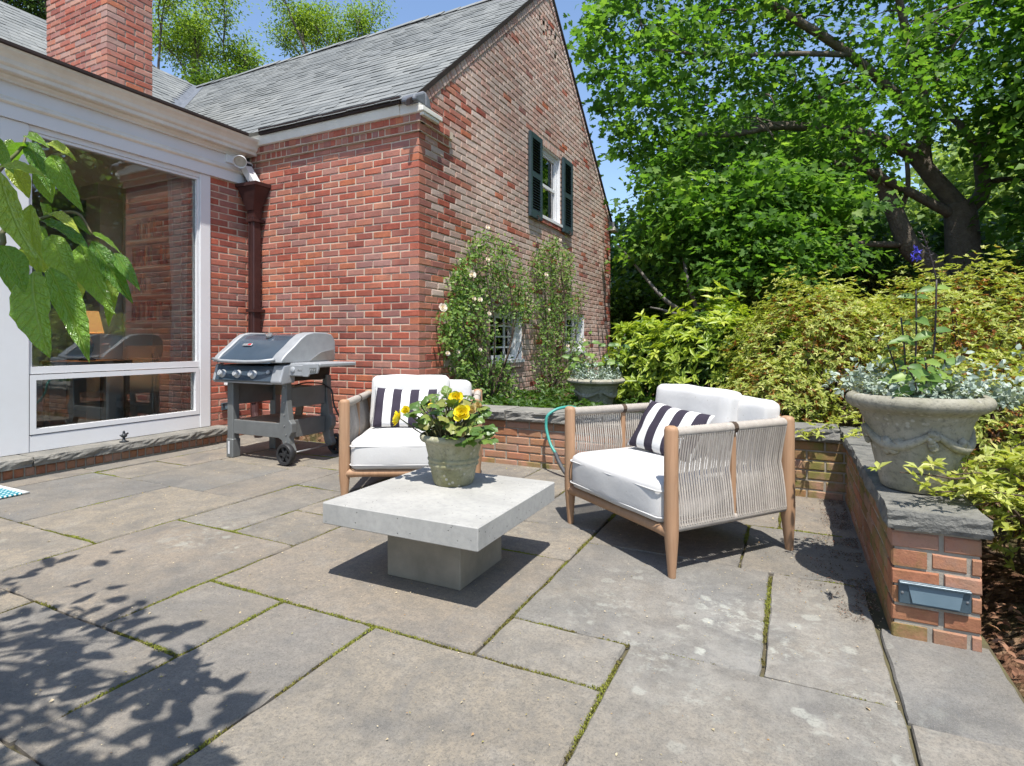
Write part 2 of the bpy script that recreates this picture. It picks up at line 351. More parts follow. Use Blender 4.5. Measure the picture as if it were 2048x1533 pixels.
def flagmat():
    t = NT('bluestone_flag'); tone = t.tone(); P = t.pos(); v = t.coord()
    c = t.ramp(tone, [(0,(.150,.148,.142)),(.17,(.285,.240,.178)),(.34,(.175,.172,.163)),(.52,(.295,.250,.190)),(.70,(.160,.160,.156)),(.86,(.250,.205,.158)),(1,(.200,.190,.172))])
    big = t.noise(v, 1.7, 5, .6, .4); mid = t.noise(P, 7, 6, .65, .5); fine = t.noise(P, 140, 4, .7); grit = t.noise(P, 420, 2, .6)
    c = t.mix(t.ramp(big, [(.36,0.0),(.72,.65)]), c, (.245,.198,.140)); c = t.mix(t.ramp(t.noise(v, 2.6, 6, .65, .8), [(.46,0.0),(.70,.8)]), c, (.100,.098,.095)); c = t.mix(t.ramp(t.noise(v, 11, 6, .7, .6), [(.45,0.0),(.68,.5)]), c, (.12,.115,.105))
    c = t.mix(t.ramp(mid, [(.5,0.0),(.72,.45)]), c, (.28,.255,.22)); c = t.mix(t.ramp(t.noise(P, 42, 5, .75), [(.40,.42),(.56,0.0)]), c, (.115,.107,.096)); c = t.mix(t.ramp(fine, [(.34,.65),(.52,0.0)]), c, (.085,.080,.072)); c = t.mix(t.ramp(grit, [(.52,0.0),(.68,.35)]), c, (.33,.30,.255))
    # streaks of the split bedding plane
    st = t.new('ShaderNodeMapping'); st.inputs['Scale'].default_value = (9,1.6,1); t.l.new(v, st.inputs[0]); sk = t.noise(st.outputs[0], 2.2, 5, .6, .6)
    c = t.mix(t.ramp(sk, [(.56,0.0),(.7,.35)]), c, (.14,.135,.13))
    # pale lichen: blotches that cluster in a few places
    wv = t.new('ShaderNodeVectorMath', operation='ADD'); t.l.new(P, wv.inputs[0]); nz = t.noise(P, 18, 3, .6, 0, 'Color'); sc = t.new('ShaderNodeVectorMath', operation='SCALE'); t.l.new(nz, sc.inputs[0]); sc.inputs[3].default_value = .05; t.l.new(sc.outputs[0], wv.inputs[1])
    lv = t.voro(wv.outputs[0], 10.5); sx = t.new('ShaderNodeSeparateXYZ'); t.l.new(P, sx.inputs[0])
    dx = t.math('SUBTRACT', sx.outputs[0], -.22); dy = t.math('SUBTRACT', sx.outputs[1], 2.0); dd = t.math('SQRT', t.math('ADD', t.math('MULTIPLY', dx, dx), t.math('MULTIPLY', dy, dy)))
    where = t.math('ADD', t.ramp(dd, [(.15,.9),(.75,0.0)]), t.ramp(t.noise(P, .9, 2), [(.58,0.0),(.7,.6)]))
    lv2 = t.voro(wv.outputs[0], 4.3); some = t.ramp(t.noise(P, 5.5, 2), [(.50,0.0),(.56,1.0)]); d1 = t.math('MULTIPLY', t.ramp(lv, [(.22,1.0),(.31,0.0)]), some); d2 = t.math('MULTIPLY', t.ramp(lv2, [(.20,1.0),(.26,0.0)]), t.ramp(t.noise(P, 2.3, 2), [(.55,0.0),(.6,.8)]))
    mott = t.math('MULTIPLY', t.ramp(t.noise(P, 26, 6, .7), [(.5,0.0),(.62,.8)]), t.ramp(t.noise(P, 3.1, 3), [(.47,0.0),(.6,1.0)]))
    lm = t.math('MULTIPLY', t.math('MULTIPLY', t.math('MAXIMUM', t.math('MAXIMUM', d1, d2), mott), where), t.ramp(fine, [(.25,.25),(.5,1.0)]), clamp=True)
    c = t.mix(t.math('MULTIPLY', lm, .85), c, (.38,.385,.335))
    wet = t.ramp(t.math('ADD', dd, t.math('MULTIPLY', mid, .3)), [(.3,.35),(.9,0.0)]); c = t.mix(t.math('MULTIPLY', wet, t.ramp(mid, [(.4,0.0),(.6,1.0)])), c, (.31,.295,.26))
    t.base(c); t.set(rough=.82, spec=.25)
    t.bump(t.math('ADD', t.math('MULTIPLY', mid, .9), t.math('ADD', t.math('MULTIPLY', fine, .22), t.math('MULTIPLY', sk, .5))), .45, .010); return t.mat
MAT['flag'] = flagmat()
MAT['joint'] = plain('joint_soil', (.075,.060,.038), (.11,.10,.045), 14, 1, bump=.8, bscale=120, var=0)
MAT['coping'] = plain('rough_bluestone', (.25,.235,.205), (.15,.145,.13), 9, .92, bump=.9, bscale=45, bdist=.012, var=.12)
MAT['coping_dark'] = plain('split_bluestone_lichen', (.20,.19,.165), (.085,.085,.078), 16, .95, bump=.9, bscale=50, bdist=.012, var=.1)
def caststone(name, c1, c2, moss):
    t = NT(name); v = t.coord(jitter=False); P = t.pos()
    n = t.noise(v, 6, 6, .7, .3); n2 = t.noise(v, 55, 4, .7); sp = t.voro(v, 42); pm = t.noise(v, 7, 3)
    c = t.mix(t.ramp(n, [(.35,0.0),(.65,1.0)]), c1, c2); c = t.mix(t.math('MULTIPLY', t.ramp(t.noise(v, 3.2, 5, .7), [(.42,0.0),(.65,1.0)]), moss), c, (.145,.135,.045))
    c = t.mix(t.math('MULTIPLY', t.ramp(sp, [(.2,.7),(.34,0.0)]), t.ramp(pm, [(.48,0.0),(.6,1.0)])), c, (.44,.42,.37)); c = t.mix(t.ramp(n2, [(.32,.5),(.5,0.0)]), c, (.09,.085,.07))
    t.base(c); t.set(rough=.92, spec=.2); t.bump(t.math('ADD', n2, n), .5, .006); return t.mat
MAT['caststone'] = caststone('cast_stone', (.36,.335,.27), (.25,.235,.18), .35)
MAT['potstone'] = caststone('mossy_pot', (.36,.345,.25), (.26,.25,.15), .65)
MAT['soil'] = plain('potting_soil', (.030,.022,.016), (.06,.045,.032), 30, 1, bump=1, bscale=90, bdist=.02, var=0)
def mulchmat():
    t = NT('leaf_mulch'); P = t.pos()
    v1 = t.voro(P, 34, out='Color'); sx = t.new('ShaderNodeSeparateColor'); t.l.new(v1, sx.inputs[0])
    c = t.ramp(sx.outputs[0], [(0,(.05,.028,.018)),(.5,(.12,.062,.038)),(.8,(.19,.105,.065)),(1,(.26,.17,.11))]); c = t.mix(t.ramp(t.noise(P, 2.5, 5), [(.45,0.0),(.62,.8)]), c, (.06,.075,.03))
    t.base(c); t.set(rough=1, spec=.1); t.bump(t.math('ADD', sx.outputs[1], t.noise(P, 60, 4)), 1, .03); return t.mat
MAT['mulch'] = mulchmat()
MAT['bark'] = plain('grey_brown_bark', (.19,.155,.12), (.105,.085,.068), 7, .95, bump=1, bscale=26, bdist=.04, var=.1)
MAT['bark_pale'] = plain('smooth_grey_bark', (.17,.155,.135), (.10,.09,.08), 9, .9, bump=.5, bscale=40, bdist=.01, var=.1)
MAT['twig'] = plain('brown_twig', (.085,.055,.035), (.05,.035,.025), 20, .9, var=.2)
MAT['stem'] = plain('green_stem', (.10,.13,.035), (.13,.085,.05), 14, .6, var=.1)
# ================================================================== THE SETTING
def soil_h(x, y):
    """garden level: raised bed behind the low brick wall, falling to patio level beside the pillar"""
    h = 0.30
    if y < 4.2: h = 0.30*min(1, max(0, (y-2.2)/1.9))*min(1, max(0, (x-.5)/.8)) - .03
    if x < -2.9 and y < 11: h = .28
    d = math.hypot(x, y)
    if d > 9: h += (mnoise.noise(Vector((x*.09, y*.09, 3)))*.35)*min(1, (d-9)/12)
    return h+mnoise.noise(Vector((x*1.7, y*1.7, 0)))*.02
def make_ground():
    # one sheet to the horizon, dense near the patio; dug out under the flagstones
    xs = sorted(set([-900,-400,-150,-70,-40,-25,-16,-12]+[round(-9+.4*i, 3) for i in range(22)]+[round(-.2+.12*i, 3) for i in range(40)]+[5,6,7.5,9,12,16,22,30,45,70,150,400,900]))
    ys = sorted(set([-900,-400,-150,-60,-30,-14,-7,-4,-2.5,-1.2]+[round(-.6+.12*i, 3) for i in range(45)]+[round(5+.4*i, 3) for i in range(24)]+[16,18,21,25,30,38,50,70,110,200,400,900]))
    V = []; 
    for y in ys:
        for x in xs:
            z = soil_h(x, y)
            if x < .66 and y < 4.22 and x > -5.3: z = -.085
            elif x < 1.0 and y < 2.45: z = -.05+(x-.66)*.12+mnoise.noise(Vector((x*3,y*3,0)))*.012
            if x <= -5.3 and y < 4.3: z = -.075 if y > -6 and x > -12 else 0.0
            V.append((x, y, z))
    nx = len(xs); F = [(j*nx+i, j*nx+i+1, (j+1)*nx+i+1, (j+1)*nx+i) for j in range(len(ys)-1) for i in range(nx-1)]
    o = np_mesh('ground', np.array(V), np.array(F), MAT['mulch'], None, smooth=True); tag(o, kind='structure'); return o
make_ground()

# patio: bed + individual flagstones on an 18-inch grid
pm = MB(); pm.box(-5.3, .598, -2.2, 4.2, -.07, -.020)
patio = pm.build('patio', MAT['joint']); tag(patio, kind='structure')
FLAGS = [(-4.97,-4.75,.6,2.52),(-4.97,-4.75,2.52,3.9),(-4.75,-3.82,1.62,2.48),(-3.82,-3.08,1.62,2.48),(-4.75,-4.32,2.48,2.95),(-4.32,-3.51,2.48,3.22),(-3.51,-3.08,2.48,3.35),
 (-4.75,-4.32,2.95,3.70),(-4.32,-3.51,3.22,3.70),(-3.51,-3.08,3.35,4.2),(-5.25,-4.32,3.70,4.2),(-4.32,-3.51,3.70,4.2),
 (-4.75,-4.05,.75,1.62),(-4.05,-3.08,.75,1.62),(-3.08,-2.63,2.03,2.89),(-3.08,-2.63,2.89,3.75),(-3.08,-2.63,3.75,4.2),(-3.08,-2.18,1.16,2.03),(-2.63,-2.18,2.03,2.46),(-2.63,-2.18,2.46,3.32),(-2.63,-1.75,3.32,4.2),
 (-2.18,-1.75,1.16,1.58),(-2.18,-.91,1.58,2.43),(-2.18,-.91,2.43,2.87),(-2.18,-1.35,2.87,3.32),(-1.35,-.91,2.87,3.75),(-1.75,-1.35,3.32,4.2),(-1.35,-.91,3.75,4.2),
 (-1.75,-1.31,.72,1.58),(-2.62,-1.75,.72,1.16),(-3.08,-2.62,.75,1.16),(-1.31,-.48,.72,1.58),(-.91,-.48,1.58,1.855),(-.48,.275,.98,1.855),(-.91,-.075,1.855,2.70),(-.075,.275,1.855,2.70),
 (-.91,-.20,2.70,3.35),(-.20,.34,2.70,3.35),(-.91,-.05,3.35,4.2),(-.05,.34,3.35,4.2),(.275,.59,1.805,2.36),(.275,.60,1.15,1.805),(.275,.60,.3,1.15),
 (-2.62,-1.31,-.1,.72),(-1.31,-.48,-.1,.72),(-.48,.275,.3,.98),(-4.97,-4.05,-.1,.75),(-4.05,-2.62,-.1,.75),(-.48,.6,-.55,.3),(-4.97,-3.4,-1.0,-.1),(-3.4,-1.9,-1.0,-.1),(-1.9,-.48,-1.0,-.1),(-4.97,-2.6,-2.1,-1.0),(-2.6,-.48,-2.1,-1.0),(-.48,.6,-2.1,-.55),(-4.97,-4.75,-.1,.6) if False else (-4.97,-4.96,-.1,-.09)]
FLAGS = [f for f in FLAGS if f[1]-f[0] > .05]
frand = random.Random(11)
for (x0,x1,y0,y1) in FLAGS:
    g = .0058; x0 += g; x1 -= g; y0 += g; y1 -= g
    low = -.006 if x0 > .26 else 0.0
    zt = frand.uniform(-.003,.002)+low; tx, ty = frand.uniform(-.003,.003), frand.uniform(-.003,.003)
    pts = []
    def edge(ax, ay, bx, by):
        n = max(3, int(math.hypot(bx-ax, by-ay)/.045))
        for i in range(n):
            t = i/n; q = mnoise.noise(Vector((ax+(bx-ax)*t, ay+(by-ay)*t, x0*3))*7)*.006+frand.uniform(-.0016,.0016)
            nx, ny = (by-ay), -(bx-ax); l = math.hypot(nx, ny)
            if i == 0: q = -.004
            pts.append((ax+(bx-ax)*t+nx/l*q, ay+(by-ay)*t+ny/l*q))
    edge(x0,y0,x1,y0); edge(x1,y0,x1,y1); edge(x1,y1,x0,y1); edge(x0,y1,x0,y0)
    cx, cy = (x0+x1)/2, (y0+y1)/2; n = len(pts); vs = []
    def zz(x, y): return zt+tx*(x-cx)+ty*(y-cy)
    for (x,y) in pts: vs.append((x-cx, y-cy, -.045))
    for (x,y) in pts: vs.append((x-cx, y-cy, zz(x,y)-.006+frand.uniform(-.003,.001)))
    for (x,y) in pts: k = .005/max(.05, math.hypot(x-cx,y-cy)); vs.append(((x-cx)*(1-k*1.3), (y-cy)*(1-k*1.3), zz(x,y)))
    fs = [(i,(i+1)%n,(i+1)%n+n,i+n) for i in range(n)]+[(i+n,(i+1)%n+n,(i+1)%n+2*n,i+2*n) for i in range(n)]+[tuple(range(2*n,3*n))]
    me = bpy.data.meshes.new('flagstone'); me.from_pydata(vs, [], fs)
    link('flagstone', me, MAT['flag'], patio, (cx, cy, 0))

# moss and grit in the joints (uncountable)
def joints():
    segs = []
    for (x0,x1,y0,y1) in FLAGS:
        if y1 < .4: continue
        segs += [(x0,y0,x1,y0),(x0,y0,x0,y1),(x0,y1,x1,y1),(x1,y0,x1,y1)]
    C = []
    for (ax,ay,bx,by) in segs:
        L = math.hypot(bx-ax, by-ay); n = int(L*900)
        t = rng.random(n); p = np.stack([ax+(bx-ax)*t, ay+(by-ay)*t, np.zeros(n)], 1)
        p[:,:2] += rng.normal(0, .0055, (n,2)); C.append(p)
    C = np.concatenate(C)
    dens = np.array([mnoise.noise(Vector((p[0]*2.3, p[1]*2.3, 5)))+.5*mnoise.noise(Vector((p[0]*9, p[1]*9, 1))) for p in C])
    # the far corner by the planters is dry grit, not moss
    k = (dens > np.where(C[:,1] < 2.4, -.24, -.10)) & (C[:,0] < .24); C = C[k]; dens = dens[k]
    C[:,2] = -.010+np.clip(dens*.010,0,.009)
    return C, dens
mossC, mossd = joints()
n = len(mossC); A = unit(np.stack([rng.normal(0,.6,n), rng.normal(0,.6,n), np.ones(n)],1)); 
MAT['moss'] = leafmat('joint_moss', [(0,(.14,.105,.05)),(.3,(.20,.18,.055)),(.6,(.25,.26,.05)),(1,(.32,.34,.07))], .2, .9, .1)
mo = leaf_obj('moss', mossC, A, rdir(n), rng.uniform(.004,.009,n), rng.uniform(.003,.006,n), MAT['moss'], patio, tone=np.clip(mossd*.7+.35+rng.normal(0,.15,n),0,1)); tag(mo, kind='stuff')
# fallen petals and bits of leaf on the stone
n = 3800; C = np.stack([rng.uniform(-4.9,.3,n), rng.uniform(.75,4.1,n), np.full(n,.0035)],1)
dry = np.stack([rng.uniform(-.25,.33,420)**1, rng.uniform(2.4,4.1,420), np.full(420,.004)],1); C = np.concatenate([C, dry]); n = len(C)
A = unit(np.stack([rng.normal(size=n), rng.normal(size=n), rng.normal(0,.25,n)],1))
MAT['petal'] = leafmat('dry_petals', [(0,(.60,.50,.36)),(.5,(.50,.40,.27)),(.75,(.34,.20,.10)),(1,(.40,.36,.12))], .2, .9, .1)
sz = rng.gamma(1.6,.0016,n)+.0022
po = leaf_obj('fallen_petals', C, A, np.tile([0,0,1.0],(n,1))+rng.normal(0,.3,(n,3)), sz, sz*.7, MAT['petal'], None); tag(po, 'tiny dry petals and leaf bits scattered over the flagstones', 'petals', kind='stuff')
sc = np.stack([.30-rng.gamma(1.2,.075,5200), rng.uniform(2.35,4.09,5200), np.full(5200,.004)],1); n = len(sc)
sc[:,0] = np.maximum(sc[:,0], -.4); kl = np.array([mnoise.noise(Vector((p[0]*6,p[1]*6,7)))+.5*mnoise.noise(Vector((p[0]*17,p[1]*17,3)))+(.25 if p[0] > .16 else 0) for p in sc]) > .10; sc = sc[kl]; n = len(sc)
A = unit(np.stack([rng.normal(size=n), rng.normal(size=n), rng.normal(0,.3,n)],1)); MAT['litter'] = leafmat('leaf_litter', [(0,(.06,.04,.028)),(.5,(.14,.10,.075)),(.85,(.26,.2,.16)),(1,(.34,.13,.08))], .1, .95, .1)
lo = leaf_obj('leaf_litter', sc, A, np.tile([0,0,1.0],(n,1))+rng.normal(0,.4,(n,3)), rng.uniform(.003,.011,n), rng.uniform(.002,.006,n), MAT['litter'], None); tag(lo, 'dark leaf litter gathered along the foot of the right brick wall', 'leaf litter', kind='stuff')

# ================================================================== BRICKWORK
BW, BH, PITCH = .2025, .0575, .0677
brick_meshes = []
def brick_verts(w, h, d, r):
    c = .0058; j = lambda a=.0024: r.uniform(-a, a)
    w2, h2 = w/2, h/2
    ring = [(-w2,-h2),(w2,-h2),(w2,h2),(-w2,h2)]
    v = [(x*(1-2*c/w)+j(), -.0+j(.001), z*(1-2*c/h)+j()) for x, z in ring]+[(x+j(.0008), c+j(.0008), z+j(.0008)) for x, z in ring]+[(x, d, z) for x, z in ring]
    f = [(0,1,2,3)]+[(i,i+4,(i+1)%4+4,(i+1)%4) for i in range(4)]+[(i+4,i+8,(i+1)%4+8,(i+1)%4+4) for i in range(4)]
    return v, f
_br = random.Random(5)
for i in range(6):
    for dep in (.05,.10):
        v, f = brick_verts(BW, BH, dep, _br); me = bpy.data.meshes.new('brick'); me.from_pydata(v, [], f); brick_meshes.append(me)
_bm_cache = {}
def brick_mesh(i, deep, mat):
    k = (i, deep, mat)
    if k not in _bm_cache:
        me = brick_meshes[i*2+(1 if deep else 0)].copy(); me.materials.append(MAT[mat]); _bm_cache[k] = me
    return _bm_cache[k]
class Bricks:
    """bricks of one thing: the largest in view become objects, the rest one joined part"""
    def __init__(s): s.l = []
    def add(s, wall, c, sdir, ndir, w, h=BH, deep=False, mat='brick', updir=(0,0,1)):
        s.l.append((wall, Vector(c), Vector(sdir), Vector(ndir), w, h, deep, mat, Vector(updir)))
    def emit(s, root, limit=300, rest='brickwork'):
        def area(b):
            u, v, D = proj(b[1]); 
            if D < .3 or u < -40 or u > 2088 or v < -40 or v > 1573: return 0
            view = (Vector(Cv)-b[1]).normalized(); return b[4]*b[5]*max(0, view.dot(b[3]))/(D*D)
        order = sorted(range(len(s.l)), key=lambda i: -area(s.l[i])); r = random.Random(3)
        rp = {}; mb = {}
        mats = sorted(set(b[7] for b in s.l)); acc = MB()
        for rank, i in enumerate(order):
            wall, c, sd, nd, w, h, deep, mat, up = s.l[i]
            c = c+nd*r.uniform(-.0018,.0022)
            M = Matrix(((sd.x,-nd.x,up.x),(sd.y,-nd.y,up.y),(sd.z,-nd.z,up.z))).to_4x4()
            tilt = Matrix.Rotation(r.gauss(0,.006), 4, 'Y')
            if rank < limit:
                o = bpy.data.objects.new('brick', brick_mesh(r.randrange(6), deep, mat)); COL.objects.link(o); o.parent = wall
                o.matrix_local = Matrix.Translation(c-wpos(wall)) @ M @ tilt @ Matrix.Diagonal((w/BW, 1, h/BH, 1))
            else:
                v, f = brick_verts(w, h, .10 if deep else .05, r); T = Matrix.Translation(c-wpos(root)) @ M @ tilt
                acc.mi = mats.index(mat); acc.add([T @ Vector(p) for p in v], f)
        if acc.v:
            me = bpy.data.meshes.new(rest); me.from_pydata(acc.v, [], acc.f); me.polygons.foreach_set('material_index', acc.m)
            o = link(rest, me, [MAT[m] for m in mats], root); tag(o, kind='stuff')
def cut(a, b, holes):
    """interval [a,b] minus hole intervals"""
    out = [(a, b)]
    for h0, h1 in holes:
        out = [q for (p0, p1) in out for q in ((p0, min(p1, h0)), (max(p0, h1), p1)) if q[1]-q[0] > 1e-4]
    return out
def lay(B, wall, org, sdir, ndir, s0, s1, z0, z1, holes=(), mat='brick', top=None, lo_corner=None, hi_corner=None, pitch=PITCH, bh=BH, bw=BW, joint=.0105, side=None):
    """running bond on a vertical face; *_corner: 'A'/'B' decides which rows own the corner brick; top(z)->(smin,smax)"""
    sdir = Vector(sdir); ndir = Vector(ndir); org = Vector(org); row = 0; z = z0; m = bw+joint; r = random.Random(int(z0*100)+int(s1*37))
    while z+bh*.5 < z1:
        h = min(bh, z1-z-.004); even = row % 2 == 0; a, b = s0, s1
        hi_own = hi_corner and ((hi_corner == 'A') == even); lo_own = lo_corner and ((lo_corner == 'A') == even)
        if hi_corner and not hi_own: b = s1-.1-joint
        if lo_corner and not lo_own: a = s0+.1+joint
        if top:
            t0, t1 = top(z+bh/2); a = max(a, t0); b = min(b, t1)
        hs = [(h0-.002, h1+.002) for (h0,h1,q0,q1) in holes if q0 < z+bh*.55 and q1 > z+bh*.45]
        base = (s1 if hi_corner else s0)+(0 if even else m/2)
        if lo_corner: base = s0+(0 if lo_own else m/2)
        if hi_corner: base = s1-(0 if hi_own else m/2)+joint
        k0 = int(math.floor((a-base)/m))-1; s = base+k0*m
        while s < b:
            for p0, p1 in cut(max(s, a), min(s+bw, b), hs):
                if p1-p0 > .018:
                    deep = (hi_own and p1 > s1-.01) or (lo_own and p0 < s0+.01)
                    wj = r.uniform(-.002,.002)
                    if p1-p0 > .06 and not deep: p0, p1 = p0+wj, p1+r.uniform(-.002,.002)
                    B.add(wall, org+sdir*((p0+p1)/2)+Vector((0,0,z+h/2+r.uniform(-.001,.001))), sdir, ndir, p1-p0, h*r.uniform(.96,1.03), deep, mat if not callable(mat) else mat((p0+p1)/2, z, r))
            s += m
        z += pitch; row += 1
def mortar(name, org, sdir, ndir, s0, s1, z0, z1, holes, mat, parent, topf=None, off=.0058):
    """recessed mortar face with openings"""
    sdir = Vector(sdir); ndir = Vector(ndir); org = Vector(org)-ndir*off
    brk = sorted(set([s0,s1]+[q for h in holes for q in h[:2] if s0 < q < s1]+([ (s0+s1)/2 ] if topf else [])))
    m = MB()
    for a, b in zip(brk[:-1], brk[1:]):
        hs = [(h[2],h[3]) for h in holes if h[0] < (a+b)/2 < h[1]]
        for p0, p1 in cut(z0, 99, hs):
            ta, tb = (topf(a), topf(b)) if topf else (z1, z1)
            if p1 > 50: za, zb = ta, tb
            else: za = zb = p1
            m.add([org+sdir*a+Vector((0,0,p0)), org+sdir*b+Vector((0,0,p0)), org+sdir*b+Vector((0,0,zb)), org+sdir*a+Vector((0,0,za))], [(0,1,2,3)])
    o = m.build(name, MAT[mat], parent, rel=True); return o

# ================================================================== HOUSE
XL, YF, XG = -5.2, 4.25, -3.02          # window-wall plane, front-wall plane, gable plane
YB = 10.36                               # far gable corner
RY, RZ = 7.32, 5.92                      # ridge
SL = .88                                 # roof slope of the brick wing
house = thing('house', 'red brick house with grey shingle roof, brick chimney and white window wall', 'house', (-5.2, 4.25, 0))
HB = Bricks()
front = mortar('front_wall', (0,YF,0), (1,0,0), (0,-1,0), XL-.02, XG-.008, -.05, 3.2, [], 'mortar', house)
lay(HB, front, (0,YF,0), (1,0,0), (0,-1,0), XL, XG, .005, 2.90, hi_corner='A', mat=lambda s,z,r: 'brick')
# gable wall: windows, slit vents
WIN_UP = (7.02, 7.78, 2.66, 3.66); WIN_A = (5.62, 6.46, .74, 1.36); WIN_B = (7.98, 8.86, .80, 1.42)
vents = []
for zi, ys in ((5.350,(7.04,7.18,7.32)),(5.215,(7.18,7.32,7.46)),(5.080,(7.32,7.60)),(5.350,(7.46,7.60))):
    vents += [(y-.036, y+.036, zi-.034, zi+.034) for y in ys]
gholes = [WIN_UP, WIN_A, WIN_B]+vents
rk = lambda y: min(RZ-SL*abs(y-RY)-.02, 99)
def gtop(z): d = (RZ-.13-z)/SL; return (RY-d, RY+d)
gable = mortar('gable_wall', (XG,0,0), (0,1,0), (1,0,0), YF+.008, YB, .0, 0, gholes, 'mortar', house, topf=rk, off=.009)
lay(HB, gable, (XG,0,0), (0,1,0), (1,0,0), YF, YB, .005, 5.72, holes=[(a-.0,b+.0,c,d+(.11 if i==0 else .0)) for i,(a,b,c,d) in enumerate(gholes)], top=lambda z: gtop(z) if z > 3.0 else (YF,YB), lo_corner='B',
    mat=lambda s,z,r: 'brick' if r.random() < max(0.06, 1.05-(s-YF)*1.0) or (s > YB-.35 and r.random() < .8) else 'brick_pale')
# soldier course over the upper window, rowlock sills
for i in range(11):
    HB.add(gable, (XG+.002, WIN_UP[0]+.035+i*.069, WIN_UP[3]+.055), (0,1,0), (1,0,0), .060, .10, False, 'brick_pale')
for wnd in (WIN_UP, WIN_A, WIN_B):
    nb = int((wnd[1]-wnd[0])/.068)
    for i in range(nb): HB.add(gable, (XG+.022, wnd[0]+.034+i*.068, wnd[2]-.034), (0,1,0), (1,0,0), .060, .058, False, 'brick' if wnd is WIN_UP else 'brick_pale')
# rake band of headers along both slopes
ang = math.atan(SL)
for sgn in (-1, 1):
    L = (RY-YF+.02)/math.cos(ang); nb = int(L/.0677)
    for i in range(nb):
        d = (i+.5)*.0677; y = RY+sgn*d*math.cos(ang); z = RZ-d*math.sin(ang)-.062
        sd = Vector((0, math.cos(ang), -sgn*math.sin(ang))); up = Vector((0, sgn*math.sin(ang), math.cos(ang)))
        HB.add(gable, (XG+.010, y, z), sd, (1,0,0), .058, .085, False, 'brick_pale', up)
# corbelled eave: two header courses stepping out
for k, (z, outp) in enumerate(((2.905,.022),(2.98,.046))):
    x = XG-.035
    while x > XL:
        HB.add(front, (x, YF-outp, z+.034), (1,0,0), (0,-1,0), .094 if _br.random() < .2 else .068, .062, False, 'brick'); x -= .0745
    nb = 5
    for i in range(nb): HB.add(gable, (XG+outp, YF-outp+.05+i*.1, z+.034), (0,1,0), (1,0,0), .094, .062, False, 'brick')
m = MB(); m.box(XL, XG+.018, YF-.018, YF+.03, 2.90, 2.975); m.box(XL, XG+.042, YF-.042, YF+.05, 2.975, 3.045); m.box(XG-.05, XG+.016, YF-.0, YF+.52, 2.90, 2.975); m.box(XG-.05, XG+.040, YF, YF+.52, 2.975, 3.045)
m.build('corbel', MAT['mortar'], house, rel=True)
# brick strip between window and corner
side = mortar('side_wall', (XL,0,0), (0,1,0), (1,0,0), 3.767, YF+.01, -.05, 2.66, [], 'mortar', house)
lay(HB, side, (XL,0,0), (0,1,0), (1,0,0), 3.768, YF+.0, .005, 2.655)
# chimney
CX1, CX0, CY0, CY1 = -6.55, -7.74, 3.54, 4.03
cm = MB(); cm.box(CX0+.008, CX1-.008, CY0+.008, CY1-.008, 2.9, 6.4); chim = cm.build('chimney', MAT['mortar_grey'], house, rel=True)
lay(HB, chim, (0,CY0,0), (1,0,0), (0,-1,0), CX0, CX1, 3.05, 6.4, hi_corner='A', mat='brick_chimney', bw=.190, joint=.013)
lay(HB, chim, (CX1,0,0), (0,1,0), (1,0,0), CY0, CY1, 3.05, 6.4, lo_corner='B', mat='brick_chimney', bw=.190, joint=.013)
fl = MB(); fl.box(CX0-.03, CX1+.03, CY0-.03, CY1+.03, 3.06, 3.30); fl.build('chimney_flashing', MAT['lead'], chim, rel=False) if False else None
# back sides of the house so it stands as a building
m = MB(); m.box(-10.5, XG-.05, YB-.02, YB+.05, -.05, 3.1); m.box(-14, -13.9, -6, YB, -.05, 3.1); m.box(-14,-5.3,-6.1,-6,-.05,3.1); m.box(-14,-10.5,YB-.02,YB+.05,-.05,3.1)
m.build('rear_walls', MAT['brick'], house, rel=True)
HBf = HB   # emitted after the sill bricks are laid

# ---- roofs
EAVE_Y, EAVE_Z = 4.14, 3.175
SLm = (RZ+.06-EAVE_Z)/(RY-EAVE_Y)        # shingle surface of the brick wing
m = MB()
xe = XG+.014
def slab(m, pts, t=.05):
    n = Vector((Vector(pts[1])-Vector(pts[0])).cross(Vector(pts[2])-Vector(pts[1]))).normalized()
    if n.z < 0: n = -n
    k = len(pts); vs = [Vector(p) for p in pts]+[Vector(p)-n*t for p in pts]
    m.add(vs, [tuple(range(k)), tuple(range(2*k-1,k-1,-1))]+[(i,i+k,(i+1)%k+k,(i+1)%k) for i in range(k)])
RIDX = -10.45
slab(m, [(-7.2,EAVE_Y,EAVE_Z),(xe,EAVE_Y,EAVE_Z),(xe,RY,RZ+.06),(RIDX,RY,RZ+.06)])
slab(m, [(xe,RY,RZ+.06),(xe,YB+.2,EAVE_Z),(-14,YB+.2,EAVE_Z),(-14,RY,RZ+.06)])
SB = (RZ+.06-EAVE_Z)/(-7.2-RIDX)
slab(m, [(-7.2,EAVE_Y,EAVE_Z),(RIDX,RY,RZ+.06),(RIDX,-6.2,RZ+.06),(-7.2,-6.2,EAVE_Z)])
slab(m, [(RIDX,RY,RZ+.06),(RIDX,-6.2,RZ+.06),(-14,-6.2,EAVE_Z),(-14,RY,EAVE_Z)])
roof = m.build('roof', MAT['shingle'], house, rel=True)
m = MB(); m.box(-7.6, -5.14, -6.2, 4.2, 3.04, 3.115); m.build('flat_roof', MAT['lead'], house, rel=True)
